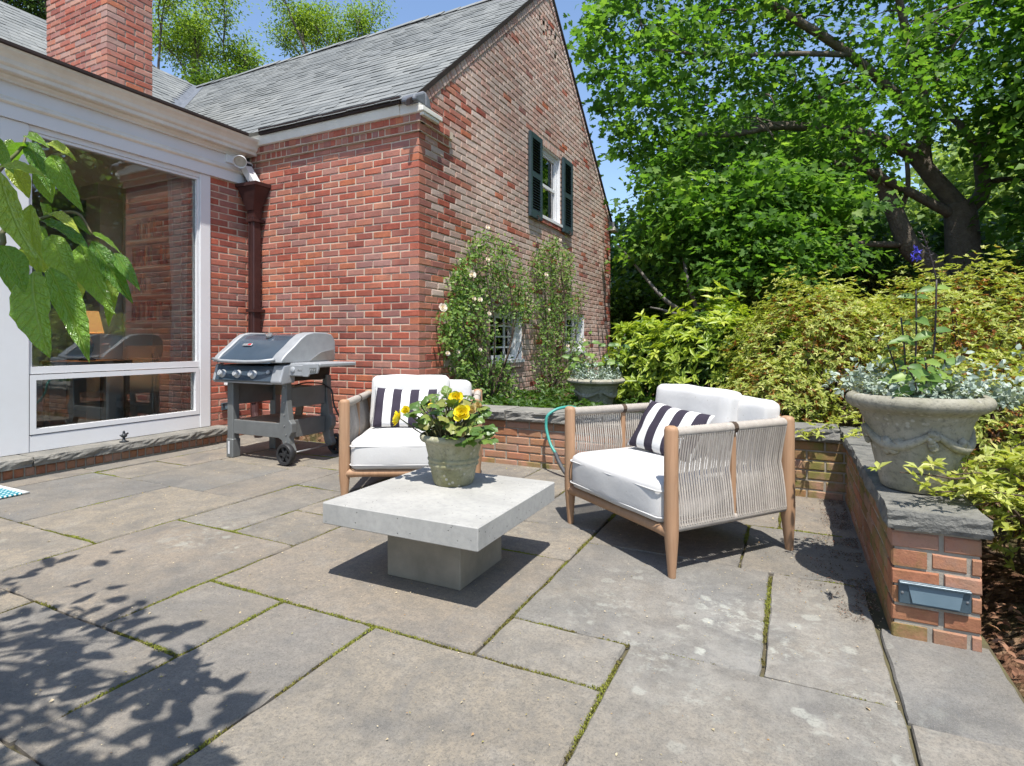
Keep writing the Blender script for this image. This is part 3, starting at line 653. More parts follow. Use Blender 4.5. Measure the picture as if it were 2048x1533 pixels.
# shingles, row by row with staggered tabs
SH = []
def shingles(org, along, up, nrm, rows, expo, smin, smax, seed):
    r = random.Random(seed)
    for i in range(rows):
        s = smin(i*expo)-r.uniform(0,.3)
        while s < smax(i*expo):
            w_ = r.choice((.12,.15,.18,.21)); a = max(s, smin(i*expo)); b = min(s+w_, smax(i*expo)); s += w_+.003
            if b-a < .03: continue
            t = r.choice((.005,.006,.008,.011)); SH.append((Vector(org)+Vector(along)*((a+b)/2)+Vector(up)*(i*expo), Vector(along), Vector(up), Vector(nrm), b-a-.002, expo*1.25, t))
aA = math.atan(SLm); upA = Vector((0,math.cos(aA),math.sin(aA))); nA = Vector((0,-math.sin(aA),math.cos(aA)))
LA = (RY-EAVE_Y)/math.cos(aA); EX = .127; nr = int(LA/EX)
shingles((0,EAVE_Y-.02,EAVE_Z-.02*SLm), (1,0,0), upA, nA, nr+1, EX, lambda d: -7.2+.12-max(0,d-.0)*math.cos(aA)/ (RY-EAVE_Y)*(-7.2-RIDX), lambda d: xe+.012, 1)
aB = math.atan(SB); upB = Vector((-math.cos(aB),0,math.sin(aB))); nB = Vector((math.sin(aB),0,math.cos(aB))); LB = (-7.2-RIDX)/math.cos(aB)
shingles((-7.18,0,EAVE_Z-.0), (0,1,0), upB, nB, int(LB/EX)+1, EX, lambda d: .9, lambda d: EAVE_Y-.12+d*math.cos(aB)/(-7.2-RIDX)*(RY-EAVE_Y), 2)
def emit_shingles(limit=300):
    def area(b):
        u, v, D = proj(b[0])
        if D < .3 or u < -20 or u > 2068 or v < -20: return 0
        q = (Vector(Cv)-b[0]).normalized(); return b[4]*b[5]*max(0, q.dot(b[3]))/(D*D)
    order = sorted(range(len(SH)), key=lambda i: -area(SH[i])); acc = MB(); cache = {}
    rp = wpos(roof)
    for rank, i in enumerate(order):
        c, al, up, nr_, w_, h_, t = SH[i]
        M = Matrix(((al.x,up.x,nr_.x),(al.y,up.y,nr_.y),(al.z,up.z,nr_.z))).to_4x4()
        vs = [(-.5,0,.3),(.5,0,.3),(.5,1,-.2),(-.5,1,-.2),(-.5,0,1),(.5,0,1),(.5,1,.05),(-.5,1,.05)]; fs = [(4,5,6,7),(0,1,5,4),(1,2,6,5),(3,0,4,7)]
        if rank < limit:
            if 'm' not in cache:
                me = bpy.data.meshes.new('shingle'); me.from_pydata(vs, [], fs); me.materials.append(MAT['shingle']); cache['m'] = me
            o = bpy.data.objects.new('shingle', cache['m']); COL.objects.link(o); o.parent = roof
            o.matrix_local = Matrix.Translation(c-rp) @ M @ Matrix.Diagonal((w_,h_,t,1))
        else:
            T = Matrix.Translation(c-rp) @ M @ Matrix.Diagonal((w_,h_,t,1)); acc.add([T @ Vector(p) for p in vs], fs)
    me = bpy.data.meshes.new('shingle_field'); me.from_pydata(acc.v, [], acc.f); tag(link('shingle_field', me, MAT['shingle'], roof), kind='stuff')
emit_shingles()
# ridge caps
me = None
for i in range(26):
    x = xe+.02-i*.29
    m = MB(); 
    for sg in (-1,1):
        vs = [(0,0,.03),(-.32,0,.018),(-.32,sg*.11,-.085),(0,sg*.11,-.073)]
        m.add(vs, [(0,1,2,3)]); m.add([(p[0],p[1],p[2]-.012) for p in vs], [(0,1,2,3)]); m.add([vs[0],vs[3],(vs[3][0],vs[3][1],vs[3][2]-.012),(0,0,.018)], [(0,1,2,3)])
    if me is None: o = m.build('ridge_cap', MAT['shingle'], roof); me = o.data
    else: o = link('ridge_cap', me, None, roof)
    o.location = Vector((x, RY, RZ+.075+.01*math.sin(i*1.1)))-wpos(roof)
# valley flashing
m = MB(); a = Vector((-7.2,EAVE_Y,EAVE_Z+.012)); b = Vector((RIDX,RY,RZ+.072)); d = (b-a)
sA = Vector((.20,0,0)); sB = Vector((0,-.20,0))
m.add([a-d*.02, b, b+sA, a+sA-d*.02], [(0,1,2,3)]); m.add([a-d*.02, b, b+sB, a+sB-d*.02], [(0,1,2,3)])
m.build('valley_flashing', MAT['lead'], roof, rel=True)
# rake boards, gutters, eave trim
m = MB()
for sgn in (-1,1):
    y1 = RY+sgn*(RY-EAVE_Y+.06); z1 = RZ-SL*abs(y1-RY)
    m.add([(XG-.01,RY,RZ+.055),(XG-.01,y1,z1+.055),(XG-.01,y1,z1+.0),(XG-.01,RY,RZ+.0),(XG+.026,RY,RZ+.055),(XG+.026,y1,z1+.055),(XG+.026,y1,z1+.0),(XG+.026,RY,RZ+.0)], [(0,1,2,3),(4,5,6,7),(0,1,5,4),(3,2,6,7),(1,2,6,5)])
m.build('rake_edge', MAT['bronze'], house, rel=True)
m = MB(); m.prism([(YF-.055,3.045),(YF-.070,3.05),(YF-.085,3.12),(YF-.085,3.165),(YF+.02,3.165),(YF+.02,3.045)], XL+.1, XG-.16, 'x'); m.prism([(YF-.055,3.045),(YF-.065,3.05),(YF-.075,3.165),(YF+.02,3.165),(YF+.02,3.045)], XG-.16, XG+.05, 'x')
m.build('eave_trim', MAT['cream'], house, rel=True)
m = MB(); m.prism([(4.16,3.135),(4.135,3.14),(4.128,3.195),(4.145,3.195),(4.17,3.18)], XL+.25, XG-.13, 'x'); m.build('gutter', MAT['bronze'], house, rel=True)
m = MB(); m.box(XL+.25, XG-.13, 4.146, 4.21, 3.192, 3.206); m.build('gutter_flashing', MAT['lead'], house, rel=True)
# lead-wrapped eave return at the corner
m = MB()
m.prism([(4.11,3.12),(4.115,3.175),(4.16,3.20),(4.28,3.27),(4.28,3.12)], XG-.10, XG+.055, 'x'); m.prism([(4.28,3.12),(4.28,3.27),(4.36,3.21),(4.38,3.12)], XG-.02, XG+.055, 'x'); m.build('eave_return', MAT['lead'], house, rel=True, bevel=.02)
m = MB(); m.box(XG+.044, XG+.095, 4.18, 4.50, 3.05, 3.095); m.box(XG+.044,XG+.085,4.2,4.46,3.02,3.05); m.build('eave_return_trim', MAT['cream'], house, rel=True, bevel=.006)
m = MB(); m.box(XG-.05, XG+.11, YB-.12, YB+.16, 3.04, 3.11); m.build('eave_return_trim', MAT['cream'], house, rel=True, bevel=.006)
m = MB(); m.prism([(YB-.1,3.11),(YB-.1,3.2),(YB+.16,3.16),(YB+.2,3.11)], XG-.05, XG+.10, 'x'); m.build('eave_return', MAT['lead'], house, rel=True, bevel=.01)

# ---- entablature of the window wall: frieze boards, cornice mouldings, gutter
YW0 = -6.0
def run(name, prof, mat, y0=YW0, y1=YF-.0): 
    mm = MB(); mm.prism(prof, y0, y1, 'y'); return mm.build(name, MAT[mat], house, rel=True)
run('frieze', [(XL-.06,2.645),(XL+.030,2.645),(XL+.030,2.745),(XL-.06,2.745)], 'white')
run('frieze_moulding', [(XL-.06,2.745),(XL+.036,2.745),(XL+.052,2.758),(XL+.050,2.772),(XL+.035,2.785),(XL+.034,2.800),(XL-.06,2.800)], 'cream')
run('frieze', [(XL-.06,2.800),(XL+.024,2.800),(XL+.024,2.905),(XL-.06,2.905)], 'white')
run('cornice_bed', [(XL-.06,2.905),(XL+.05,2.905),(XL+.05,2.922),(XL+.075,2.94),(XL+.075,2.955),(XL-.06,2.955)], 'cream', YW0, YF-.13)
run('cornice', [(XL-.06,2.955),(XL+.125,2.955),(XL+.125,2.985),(XL+.14,2.992),(XL+.15,3.0),(XL+.155,3.03),(XL+.175,3.055),(XL+.205,3.075),(XL+.215,3.095),(XL-.06,3.095)], 'cream', YW0, YF-.03)
run('gutter', [(XL-.06,3.095),(XL+.225,3.095),(XL+.235,3.10),(XL+.235,3.122),(XL-.06,3.125)], 'bronze', YW0, 4.03)
m = MB(); m.box(XL+.05, XL+.056, 2.375, 2.377, 2.905, 2.906); 

# ---- window wall: fixed picture light over an awning sash
def frame_rect(mb, x0, x1, y0, y1, z0, z1, t):
    """rectangular frame in the plane x, bar width t"""
    mb.box(x0,x1,y0,y1,z0,z0+t); mb.box(x0,x1,y0,y1,z1-t,z1); mb.box(x0,x1,y0,y0+t,z0+t,z1-t); mb.box(x0,x1,y1-t,y1,z0+t,z1-t)
m = MB(); m.cbox(XL-.10, XL+.012, 3.655, 3.765, .150, 2.643, .003); m.cbox(XL-.10, XL+.012, 2.075, 2.262, .150, 2.643, .003); m.box(XL-.09, XL+.004, 2.262, 3.655, 2.60, 2.643)
m.cbox(XL-.09, XL+.006, 2.262, 3.655, .150, .275, .003)
pw = m.build('window_frame', MAT['white'], house, rel=True)
m = MB(); frame_rect(m, XL-.07, XL-.004, 2.264, 3.653, .745, 2.598, .022); m.box(XL-.07, XL+.002, 2.264, 3.653, .745, .800); m.build('picture_sash', MAT['white'], pw)
pw.children[0].location = -Vector(wpos(pw))
m = MB(); m.box(XL-.040, XL-.034, 2.286, 3.631, .80, 2.576); m.build('pane', MAT['glass'], pw).location = -Vector(wpos(pw))
m = MB(); frame_rect(m, XL-.055, XL+.010, 2.268, 3.650, .283, .738, .040); m.build('awning_sash', MAT['white'], pw).location = -Vector(wpos(pw))
m = MB(); m.box(XL-.030, XL-.024, 2.308, 3.610, .323, .698); m.build('pane', MAT['glass'], pw).location = -Vector(wpos(pw))
# the next bay, towards the door (left of the picture)
m = MB(); m.cbox(XL-.10, XL+.012, .30, .45, .15, 2.643, .003); m.box(XL-.09, XL+.004, .45, 2.075, 2.60, 2.643); m.box(XL-.09, XL+.004, .45, 2.075, .15, .26); m.box(XL-.09,XL+.002,1.95,2.075,.26,2.6); m.box(XL-.09,XL+.002,.45,.58,.26,2.6)
dw = m.build('glazed_door', MAT['white'], house, rel=True)
m = MB(); m.box(XL-.040, XL-.034, .58, 1.95, .26, 2.60); m.build('pane', MAT['glass'], dw).location = -Vector(wpos(dw))
m = MB(); m.box(XL-.2, XL+.0, YW0, .30, -.05, 2.645); m.build('white_wall', MAT['white'], house, rel=True)

# ---- stone sill on a rowlock brick course
def rock(name, x0, x1, y0, y1, z0, z1, mat, parent, rough=(1,1,1,1), step=.03, amp=.014, seed=0):
    """slab with split, rock-faced edges (rough: -x,+x,-y,+y)"""
    nx = max(2, int((x1-x0)/step)); ny = max(2, int((y1-y0)/step)); nz = max(3, int((z1-z0)/.014))
    V = {}; vs = []; fs = []
    def vid(i,j,k):
        if (i,j,k) in V: return V[i,j,k]
        x, y, z = x0+(x1-x0)*i/nx, y0+(y1-y0)*j/ny, z0+(z1-z0)*k/nz; P = Vector((x*9,y*9,z*22+seed)); q = mnoise.noise(P)*amp+mnoise.noise(P*2.7)*amp*.7
        tf = .45 if k in (0,nz) else 1.0; e = -.004 if k in (0,nz) else 0
        if i == 0 and rough[0]: x -= q*tf+e
        if i == nx and rough[1]: x += q*tf+e
        if j == 0 and rough[2]: y -= q*tf+e
        if j == ny and rough[3]: y += q*tf+e
        if k == nz: z += mnoise.noise(Vector((x*6,y*6,seed)))*.003
        V[i,j,k] = len(vs); vs.append((x,y,z)); return V[i,j,k]
    for i in range(nx):
        for j in range(ny):
            fs.append((vid(i,j,nz),vid(i+1,j,nz),vid(i+1,j+1,nz),vid(i,j+1,nz))); fs.append((vid(i,j,0),vid(i,j+1,0),vid(i+1,j+1,0),vid(i+1,j,0)))
    for k in range(nz):
        for i in range(nx):
            fs.append((vid(i,0,k),vid(i+1,0,k),vid(i+1,0,k+1),vid(i,0,k+1))); fs.append((vid(i,ny,k),vid(i,ny,k+1),vid(i+1,ny,k+1),vid(i+1,ny,k)))
        for j in range(ny):
            fs.append((vid(0,j,k),vid(0,j,k+1),vid(0,j+1,k+1),vid(0,j+1,k))); fs.append((vid(nx,j,k),vid(nx,j+1,k),vid(nx,j+1,k+1),vid(nx,j,k+1)))
    p = wpos(parent); me = bpy.data.meshes.new(name); me.from_pydata([(a-p.x,b-p.y,c-p.z) for a,b,c in vs], [], fs); return link(name, me, MAT[mat], parent)
m = MB(); m.box(XL-.1, -5.012, -2.0, 3.82, -.05, .078); sill = m.build('sill_base', MAT['mortar_grey'], house, rel=True)
y = 3.785
while y > .2: HB.add(sill, (-5.003, y, .042), (0,1,0), (1,0,0), .056, .062, False, 'brick_low'); y -= .0665
for y0, y1 in ((2.20,3.86),(.35,2.19),(-2.0,.34)): rock('sill_stone', XL-.1, -4.972, y0, y1, .080, .148, 'coping', sill, (0,1,0,1 if y1 > 3 else 0), .035, .016, y0)
HBf.emit(house, 300)

# ---- double-hung window with louvred shutters, high on the gable
def part_at(mb, name, mat, par, **k):
    o = mb.build(name, MAT[mat], par, **k); o.location = -Vector(wpos(par)); return o
def reveal(mb, wnd, depth=.10):
    a, b, c, d = wnd; x1, x0 = XG-.006, XG-depth
    mb.add([(x0,a,c),(x1,a,c),(x1,a,d),(x0,a,d)], [(0,1,2,3)]); mb.add([(x0,b,c),(x1,b,c),(x1,b,d),(x0,b,d)], [(0,1,2,3)])
    mb.add([(x0,a,d),(x1,a,d),(x1,b,d),(x0,b,d)], [(0,1,2,3)]); mb.add([(x0,a,c),(x1,a,c),(x1,b,c),(x0,b,c)], [(0,1,2,3)])
def sash_window(wnd, rows, cols, name='window', depth=.10, meeting=True):
    a, b, c, d = wnd
    m = MB(); reveal(m, wnd, depth); frame_rect(m, XG-depth, XG-depth+.05, a+.002, b-.002, c+.002, d-.002, .055); m.box(XG-depth, XG+.03, a-.02, b+.02, c-.004, c+.034)
    f = m.build(name, MAT['white'], house, rel=True)
    a2, b2, c2, d2 = a+.055, b-.055, c+.055, d-.055; x = XG-depth+.01
    s = MB(); frame_rect(s, x, x+.03, a2, b2, c2, d2, .034)
    if meeting: s.box(x-.002, x+.036, a2+.034, b2-.034, (c2+d2)/2-.02, (c2+d2)/2+.02)
    for i in range(1, cols): y = a2+(b2-a2)*i/cols; s.box(x+.004, x+.026, y-.009, y+.009, c2+.034, d2-.034)
    for j in range(1, rows):
        if meeting and abs(j/rows-.5) < .01: continue
        z = c2+(d2-c2)*j/rows; s.box(x+.0045, x+.0255, a2+.034, b2-.034, z-.009, z+.009)
    part_at(s, 'sash', 'white', f)
    for i in range(cols):
        for j in range(rows):
            g = MB(); g.box(x+.010, x+.014, a2+(b2-a2)*i/cols+.004, a2+(b2-a2)*(i+1)/cols-.004, c2+(d2-c2)*j/rows+.004, c2+(d2-c2)*(j+1)/rows-.004); part_at(g, 'pane', 'glass', f)
    k = MB(); k.box(x-.5, x-.48, a-.1, b+.1, c-.1, d+.1); part_at(k, 'room_shade_sheet', 'black', f)  # black sheet in place of the unlit room behind the panes
    cu = MB(); 
    for sgn, e in ((1, a2+.03), (-1, b2-.03)):
        pts = [(e+sgn*.02*i, x-.08+.012*math.sin(i*2.1)) for i in range(9)]
        for p, q in zip(pts[:-1], pts[1:]): cu.add([(p[1],p[0],c2),(q[1],q[0],c2),(q[1],q[0],d2),(p[1],p[0],d2)], [(0,1,2,3)])
    part_at(cu, 'curtain', 'curtain', f)
    return f
MAT['curtain'] = plain('sheer_curtain', (.62,.64,.62), (.5,.53,.52), 12, .9, var=0)
sash_window(WIN_UP, 2, 1); sash_window(WIN_A, 4, 3, depth=.13, meeting=False); sash_window(WIN_B, 4, 3, depth=.13, meeting=False)
for v in vents:
    pass
m = MB(); m.box(XG-.16, XG-.15, 6.8, 7.8, 4.8, 5.45); m.build('vent_shade_sheet', MAT['black'], house, rel=True)  # added black sheet: paints the darkness inside the vent holes
def shutter(y0, y1, z0=2.60, z1=3.69):
    x0, x1 = XG+.012, XG+.052; st = .058
    m = MB(); m.cbox(x0,x1,y0,y0+st,z0,z1,.003); m.cbox(x0,x1,y1-st,y1,z0,z1,.003); m.box(x0,x1-.002,y0+st,y1-st,z0,z0+.10); m.box(x0,x1-.002,y0+st,y1-st,z1-.07,z1); zm = (z0+z1)/2+.01; m.box(x0,x1-.002,y0+st,y1-st,zm-.035,zm+.035)
    s = m.build('shutter', MAT['shutter'], house, rel=True); p = wpos(s); sm = None
    for a, b in ((z0+.10,zm-.035),(zm+.035,z1-.07)):
        n = int((b-a)/.0335)
        for i in range(n):
            z = a+(b-a)*(i+.5)/n
            if sm is None:
                q = MB(); q.box(-.021,.021,-(y1-y0)/2+st,(y1-y0)/2-st,-.0035,.0035, Matrix.Rotation(R(38),4,'Y')); o = q.build('slat', MAT['shutter'], s); sm = o.data
            else: o = link('slat', sm, None, s)
            o.location = Vector(((x0+x1)/2-.002,(y0+y1)/2,z))-p
    k = MB(); k.box(x0-.002,x0+.004,y0+st*.5,y1-st*.5,z0+.05,z1-.05); part_at(k,'slat_shade_sheet','black',s)  # black sheet put behind the slats to paint the dark gaps
    d = MB(); d.tube([(XG,(y0+y1)/2,z0+.03),(XG+.075,(y0+y1)/2,z0+.03),(XG+.078,(y0+y1)/2,z0-.04)], .008, 6); d.tube([(XG+.078,(y0+y1)/2-.04,z0-.04),(XG+.078,(y0+y1)/2+.05,z0+.01)], .010, 6); part_at(d,'shutter_dog','bronze',s)
    return s
shutter(6.62, 7.00); shutter(7.80, 8.18)

# ---- downspout with leader head
m = MB()
dx, dy = -5.045, YF-.075
m.prism([(dx-.045,dy-.05),(dx-.035,dy-.058),(dx+.035,dy-.058),(dx+.045,dy-.05),(dx+.045,dy+.03),(dx-.045,dy+.03)], .35, 2.33, 'z')
m.box(dx-.03,dx-.018,dy-.066,dy-.056,.35,2.30); m.box(dx+.018,dx+.03,dy-.066,dy-.056,.35,2.30)
m.tube([(dx,dy-.01,.37),(dx+.03,dy-.03,.24),(dx+.12,dy-.07,.06)], .042, 8); ds = m.build('downspout', MAT['copper'], house, rel=True, bevel=.004)
m = MB()
def frus(m, c, w0, d0, w1, d1, z0, z1):
    v = [(c[0]-w0,c[1]-d0,z0),(c[0]+w0,c[1]-d0,z0),(c[0]+w0,c[1]+d0,z0),(c[0]-w0,c[1]+d0,z0),(c[0]-w1,c[1]-d1,z1),(c[0]+w1,c[1]-d1,z1),(c[0]+w1,c[1]+d1,z1),(c[0]-w1,c[1]+d1,z1)]
    m.add(v, [(0,3,2,1),(0,1,5,4),(1,2,6,5),(2,3,7,6),(3,0,4,7)])
frus(m, (dx,dy-.02), .05, .05, .135, .095, 2.36, 2.60); m.box(dx-.15,dx+.15,dy-.125,dy+.08,2.60,2.635); frus(m, (dx,dy-.01), .046, .046, .05, .05, 2.28, 2.36)
part_at(m, 'leader_head', 'copper', ds)
m = MB(); M2 = Matrix.Translation((dx-.02,dy-.02,2.70)) @ Matrix.Rotation(R(-28),4,'Y') @ Matrix.Rotation(R(12),4,'X'); m.box(-.035,.035,-.045,.045,-.12,.13,M2); part_at(m, 'outlet_pipe', 'white', ds)
m = MB(); M2 = Matrix.Translation((dx-.085,dy-.0,2.76)) @ Matrix.Rotation(R(-28),4,'Y'); m.box(-.03,.02,-.06,.06,-.13,.13,M2); part_at(m, 'outlet_back', 'bronze', ds)
for zb in (1.30,2.24): m = MB(); m.box(dx-.06,dx+.06,dy-.07,dy+.075,zb,zb+.03); part_at(m, 'bracket', 'copper', ds)

# ================================================================== things on the house
fl = thing('floodlight', 'white cone floodlight mounted on the frieze above the leader head', 'floodlight', (XL+.03, 4.02, 2.86))
MAT['lampwhite'] = plain('white_enamel', (.78,.78,.77), (.7,.7,.69), 5, .35, var=0); MAT['lens'] = plain('frosted_lens', (.45,.42,.36), (.36,.33,.28), 20, .3, var=0)
m = MB(); m.cbox(-.006,.012,-.10,.06,-.035,.05,.003); m.build('mounting_plate', MAT['lampwhite'], fl)
m = MB(); m.tube([(.01,.0,.0),(.06,.0,.01),(.085,.0,.02)], .011, 8); m.build('arm', MAT['lampwhite'], fl, smooth=True)
Mh = Matrix.Translation((.10,.0,.0)) @ Vector((.55,-.62,-.56)).to_track_quat('-Z','Y').to_matrix().to_4x4()
m = MB(); m.lathe([(.0,.085),(.018,.085),(.024,.06),(.026,.02),(.036,.0),(.060,-.035),(.066,-.07),(.062,-.072),(.054,-.04)], 24, M=Mh, closed=True); m.build('shade', MAT['lampwhite'], fl, smooth=40)
m = MB(); m.lathe([(.0,-.058),(.03,-.06),(.059,-.052)], 24, M=Mh, closed=True); m.build('lens', MAT['lens'], fl, smooth=True)

bo = thing('iron_finial', 'small black iron boot-scraper finial on the stone sill', 'finial', (-5.03, 2.855, .150))
MAT['iron'] = plain('black_iron', (.022,.026,.030), (.05,.055,.06), 20, .45, .4, var=0)
m = MB(); m.lathe([(.034,0),(.034,.006),(.015,.013),(.010,.022),(.010,.036),(.020,.042),(.024,.05),(.024,.058),(.014,.066),(.009,.074),(.010,.084),(.004,.094),(0,.096)], 14, closed=False); m.build('stem', MAT['iron'], bo, smooth=50)
m = MB(); m.tube([(0,-.032,.058),(0,0,.052),(0,.034,.070)], [.006,.010,.007], 6); m.build('cross_bar', MAT['iron'], bo, smooth=True)

ob = thing('outlet_box', 'small white outlet box on the brick strip beside the window', 'outlet', (XL+.002, 3.955, .60))
m = MB(); m.cbox(.002,.05,-.04,.04,-.055,.055,.006); m.build('box', MAT['lampwhite'], ob); m = MB(); m.cbox(.05,.056,-.032,.032,-.045,.045,.002); m.build('cover', MAT['lampwhite'], ob)
MAT['lightplate'] = plain('slate_blue_metal', (.05,.075,.095), (.075,.11,.13), 8, .4, .2, var=0); MAT['lightglass'] = plain('pale_louvre', (.13,.18,.21), (.10,.15,.18), 8, .35, var=0)
def step_light(name, label, M, loc):
    t = thing(name, label, 'step light', loc); 
    m = MB(); m.cbox(-.098,.098,-.012,.004,-.038,.038,.003, M); m.build('face_plate', MAT['lightplate'], t)
    m = MB(); m.add([M @ Vector(p) for p in ((-.072,-.0135,.028),(.078,-.0135,.028),(.066,-.019,-.028),(-.06,-.019,-.028),(-.072,-.011,.028),(.078,-.011,.028),(.066,-.011,-.028),(-.06,-.011,-.028))], [(0,1,2,3),(4,5,6,7),(0,1,5,4),(1,2,6,5),(2,3,7,6),(3,0,4,7)]); m.build('diffuser', MAT['lightglass'], t)
    for sx_ in (-.088,.088): m = MB(); m.lathe([(0,.003),(.004,.002),(.0045,0)], 8, M=M @ Matrix.Translation((sx_,-.012,0)) @ Matrix.Rotation(R(90),4,'X'), closed=True); m.build('screw', MAT['gsteel0'], t)
    m = MB(); m.cbox(-.098,.098,-.022,-.010,.030,.038,.002, M); m.build('hood', MAT['lightplate'], t)
    return t
MAT['gsteel0'] = plain('zinc_screw', (.3,.3,.3), (.25,.25,.25), 8, .4, .7, var=0)
step_light('step_light', 'slate blue step light set into the front of the brick pillar', Matrix.Identity(4), (.428, 2.309, .153))
step_light('step_light', 'step light on the brick strip behind the grill leg', Matrix.Rotation(R(90),4,'Z'), (XL+.014, 3.98, .33))
# ================================================================== LOW BRICK WALL with stone coping
rwall = thing('retaining_wall', 'low L-shaped brick garden wall with rough bluestone coping and end pillar', 'wall', (.43, 2.31, 0))
RB = Bricks(); YR = 4.10; XR0, XR1 = .312, .556; PR = .0625; RH = .365
bw_ = mortar('back_run', (0,YR,0), (1,0,0), (0,-1,0), -2.98, XR0+.008, -.06, RH, [], 'mortar_grey', rwall)
lay(RB, bw_, (0,YR,0), (1,0,0), (0,-1,0), -2.98, XR0+.02, -.012, RH, mat=lambda s,z,r: 'brick_low' if s < -.2 and (z > .05 or r.random() < .4) else 'brick_moss', pitch=PR, bh=.053, bw=.195)
sw_ = mortar('side_run', (XR0,0,0), (0,1,0), (-1,0,0), 2.31+.008, YR+.1, -.06, RH, [], 'mortar_grey', rwall)
lay(RB, sw_, (XR0,0,0), (0,1,0), (-1,0,0), 2.31, YR, -.012, RH, lo_corner='A', mat=lambda s,z,r: 'brick_moss' if r.random() < .8 else 'brick_low', pitch=PR, bh=.053, bw=.195)
pf_ = mortar('pillar_face', (0,2.31,0), (1,0,0), (0,-1,0), XR0+.008, XR1-.004, -.06, RH, [], 'mortar_grey', rwall)
lay(RB, pf_, (0,2.31,0), (1,0,0), (0,-1,0), XR0, XR1, -.012, RH, holes=[(.330,.526,.118,.190)], lo_corner='B', mat='brick_low', pitch=PR, bh=.053, bw=.132, joint=.014)
m = MB(); m.box(-2.98, XR1-.004, YR+.012, YR+.24, -.06, RH-.004); m.box(XR0+.012, XR1-.006, 2.32, YR+.01, -.06, RH-.003); m.build('core', MAT['mortar_grey'], rwall, rel=True)
om = mortar('outer_face', (XR1,0,0), (0,1,0), (1,0,0), 2.31+.008, YR+.2, -.06, RH, [], 'mortar_grey', rwall); lay(RB, om, (XR1,0,0), (0,1,0), (1,0,0), 2.42, YR+.2, -.012, RH, mat='brick_moss', pitch=PR, bh=.053, bw=.195)
RB.emit(rwall, 300)
for i, (a, b) in enumerate(((-3.0,-2.06),(-2.05,-1.25),(-1.24,-.40),(-.39,.28))): rock('coping_stone', a, b, YR-.035, YR+.27, RH+.002, RH+.076, 'coping', rwall, (0,0,1,1), .035, .02, i*7.1)
for i, (a, b) in enumerate(((2.284,2.98),(2.99,3.62),(3.63,YR+.28))): rock('coping_stone', XR0-.018 if i<2 else .29, XR1+.022, a, b, RH+.002, RH+.064, 'coping_dark', rwall, (1,1,1 if i == 0 else 0,0), .03, .012, 31+i*5.3)

# ================================================================== GARDEN HOSE
MAT['hose'] = plain('teal_rubber', (.045,.255,.215), (.06,.30,.25), 30, .42, var=0); MAT['hose_end'] = plain('grey_sleeve', (.08,.085,.09), (.06,.06,.065), 20, .6, var=0)
hz = thing('garden_hose', 'teal garden hose looped over the stone coping behind the rope chair', 'hose', (-1.62, 4.0, 0))
def sm(pts, n=8):
    """Catmull-Rom through points"""
    P = [Vector(p) for p in pts]; P = [P[0]*2-P[1]]+P+[P[-1]*2-P[-2]]; out = []
    for i in range(1, len(P)-2):
        for k in range(n):
            t = k/n; a, b, c, d = P[i-1:i+3]; out.append(.5*((2*b)+(c-a)*t+(2*a-5*b+4*c-d)*t*t+(3*b-a-3*c+d)*t**3))
    return out+[P[-2]]
hp = [(-1.44,4.32,.40),(-1.52,4.22,.475),(-1.60,4.10,.478),(-1.665,4.03,.43),(-1.675,4.015,.36),(-1.66,4.0,.30),(-1.62,3.97,.22),(-1.57,3.94,.165)]
m = MB(); m.tube(sm(hp), .0115, 8); m.build('tube', MAT['hose'], hz, smooth=True, rel=True)
m = MB(); m.tube(sm([hp[-1],(-1.53,3.92,.10),(-1.47,3.9,.03),(-1.40,3.88,.016),(-1.2,3.8,.016),(-1.0,3.82,.016),(-.9,3.9,.016)]), .015, 8); m.build('sleeve', MAT['hose_end'], hz, smooth=True, rel=True)

# ================================================================== LOUNGE CHAIRS
def rbox(w, d, h, r, puff=0.0, n=14, sag=0.0, seed=0, wob=.004):
    """soft cushion: box with rounded edges and crowned faces; centred in x,y, base at z=0"""
    vs = []; fs = []; idx = {}
    def vert(p):
        k = tuple(round(c, 5) for c in p)
        if k in idx: return idx[k]
        P = [p[0]*w/2, p[1]*d/2, p[2]*h/2]; inner = [max(-(s/2-r), min(s/2-r, c)) for s, c in zip((w,d,h), P)]
        q = Vector([a-b for a, b in zip(P, inner)]); 
        if q.length > 1e-9: q = q.normalized()*r
        P = Vector(inner)+q
        fx, fy, fz = 1-p[0]**4, 1-p[1]**4, 1-p[2]**4
        P.z += (puff if p[2] > 0 else -puff*.3)*fx*fy*abs(p[2]); P.y += puff*.7*p[1]*fx*fz*abs(p[1]); P.x += puff*.5*p[0]*fy*fz*abs(p[0])
        nz = mnoise.noise(Vector(P)*6+Vector((seed,0,0)))*wob+mnoise.noise(Vector(P)*14+Vector((seed,3,0)))*wob*.5; P += Vector(p).normalized()*nz
        idx[k] = len(vs); vs.append((P.x, P.y, P.z+h/2)); return idx[k]
    g = [math.sin((i/n-.5)*math.pi)*.35+.65*(2*i/n-1) for i in range(n+1)]
    for ax in range(3):
        for sg in (-1,1):
            for i in range(n):
                for j in range(n):
                    q = []
                    for a, b in ((g[i],g[j]),(g[i+1],g[j]),(g[i+1],g[j+1]),(g[i],g[j+1])):
                        p = [0,0,0]; p[ax] = sg; p[(ax+1)%3] = a; p[(ax+2)%3] = b; q.append(vert(p))
                    fs.append(tuple(q) if sg > 0 else tuple(q[::-1]))
    return vs, fs
def cushion(name, dims, r, puff, M, mat, parent, seed=0, wob=.004):
    vs, fs = rbox(*dims, r, puff, seed=seed, wob=wob); me = bpy.data.meshes.new(name); me.from_pydata([M @ Vector(p) for p in vs], [], fs)
    me.polygons.foreach_set('use_smooth', [True]*len(fs)); return link(name, me, MAT[mat], parent)
W, D, ARM = .80, .72, .628
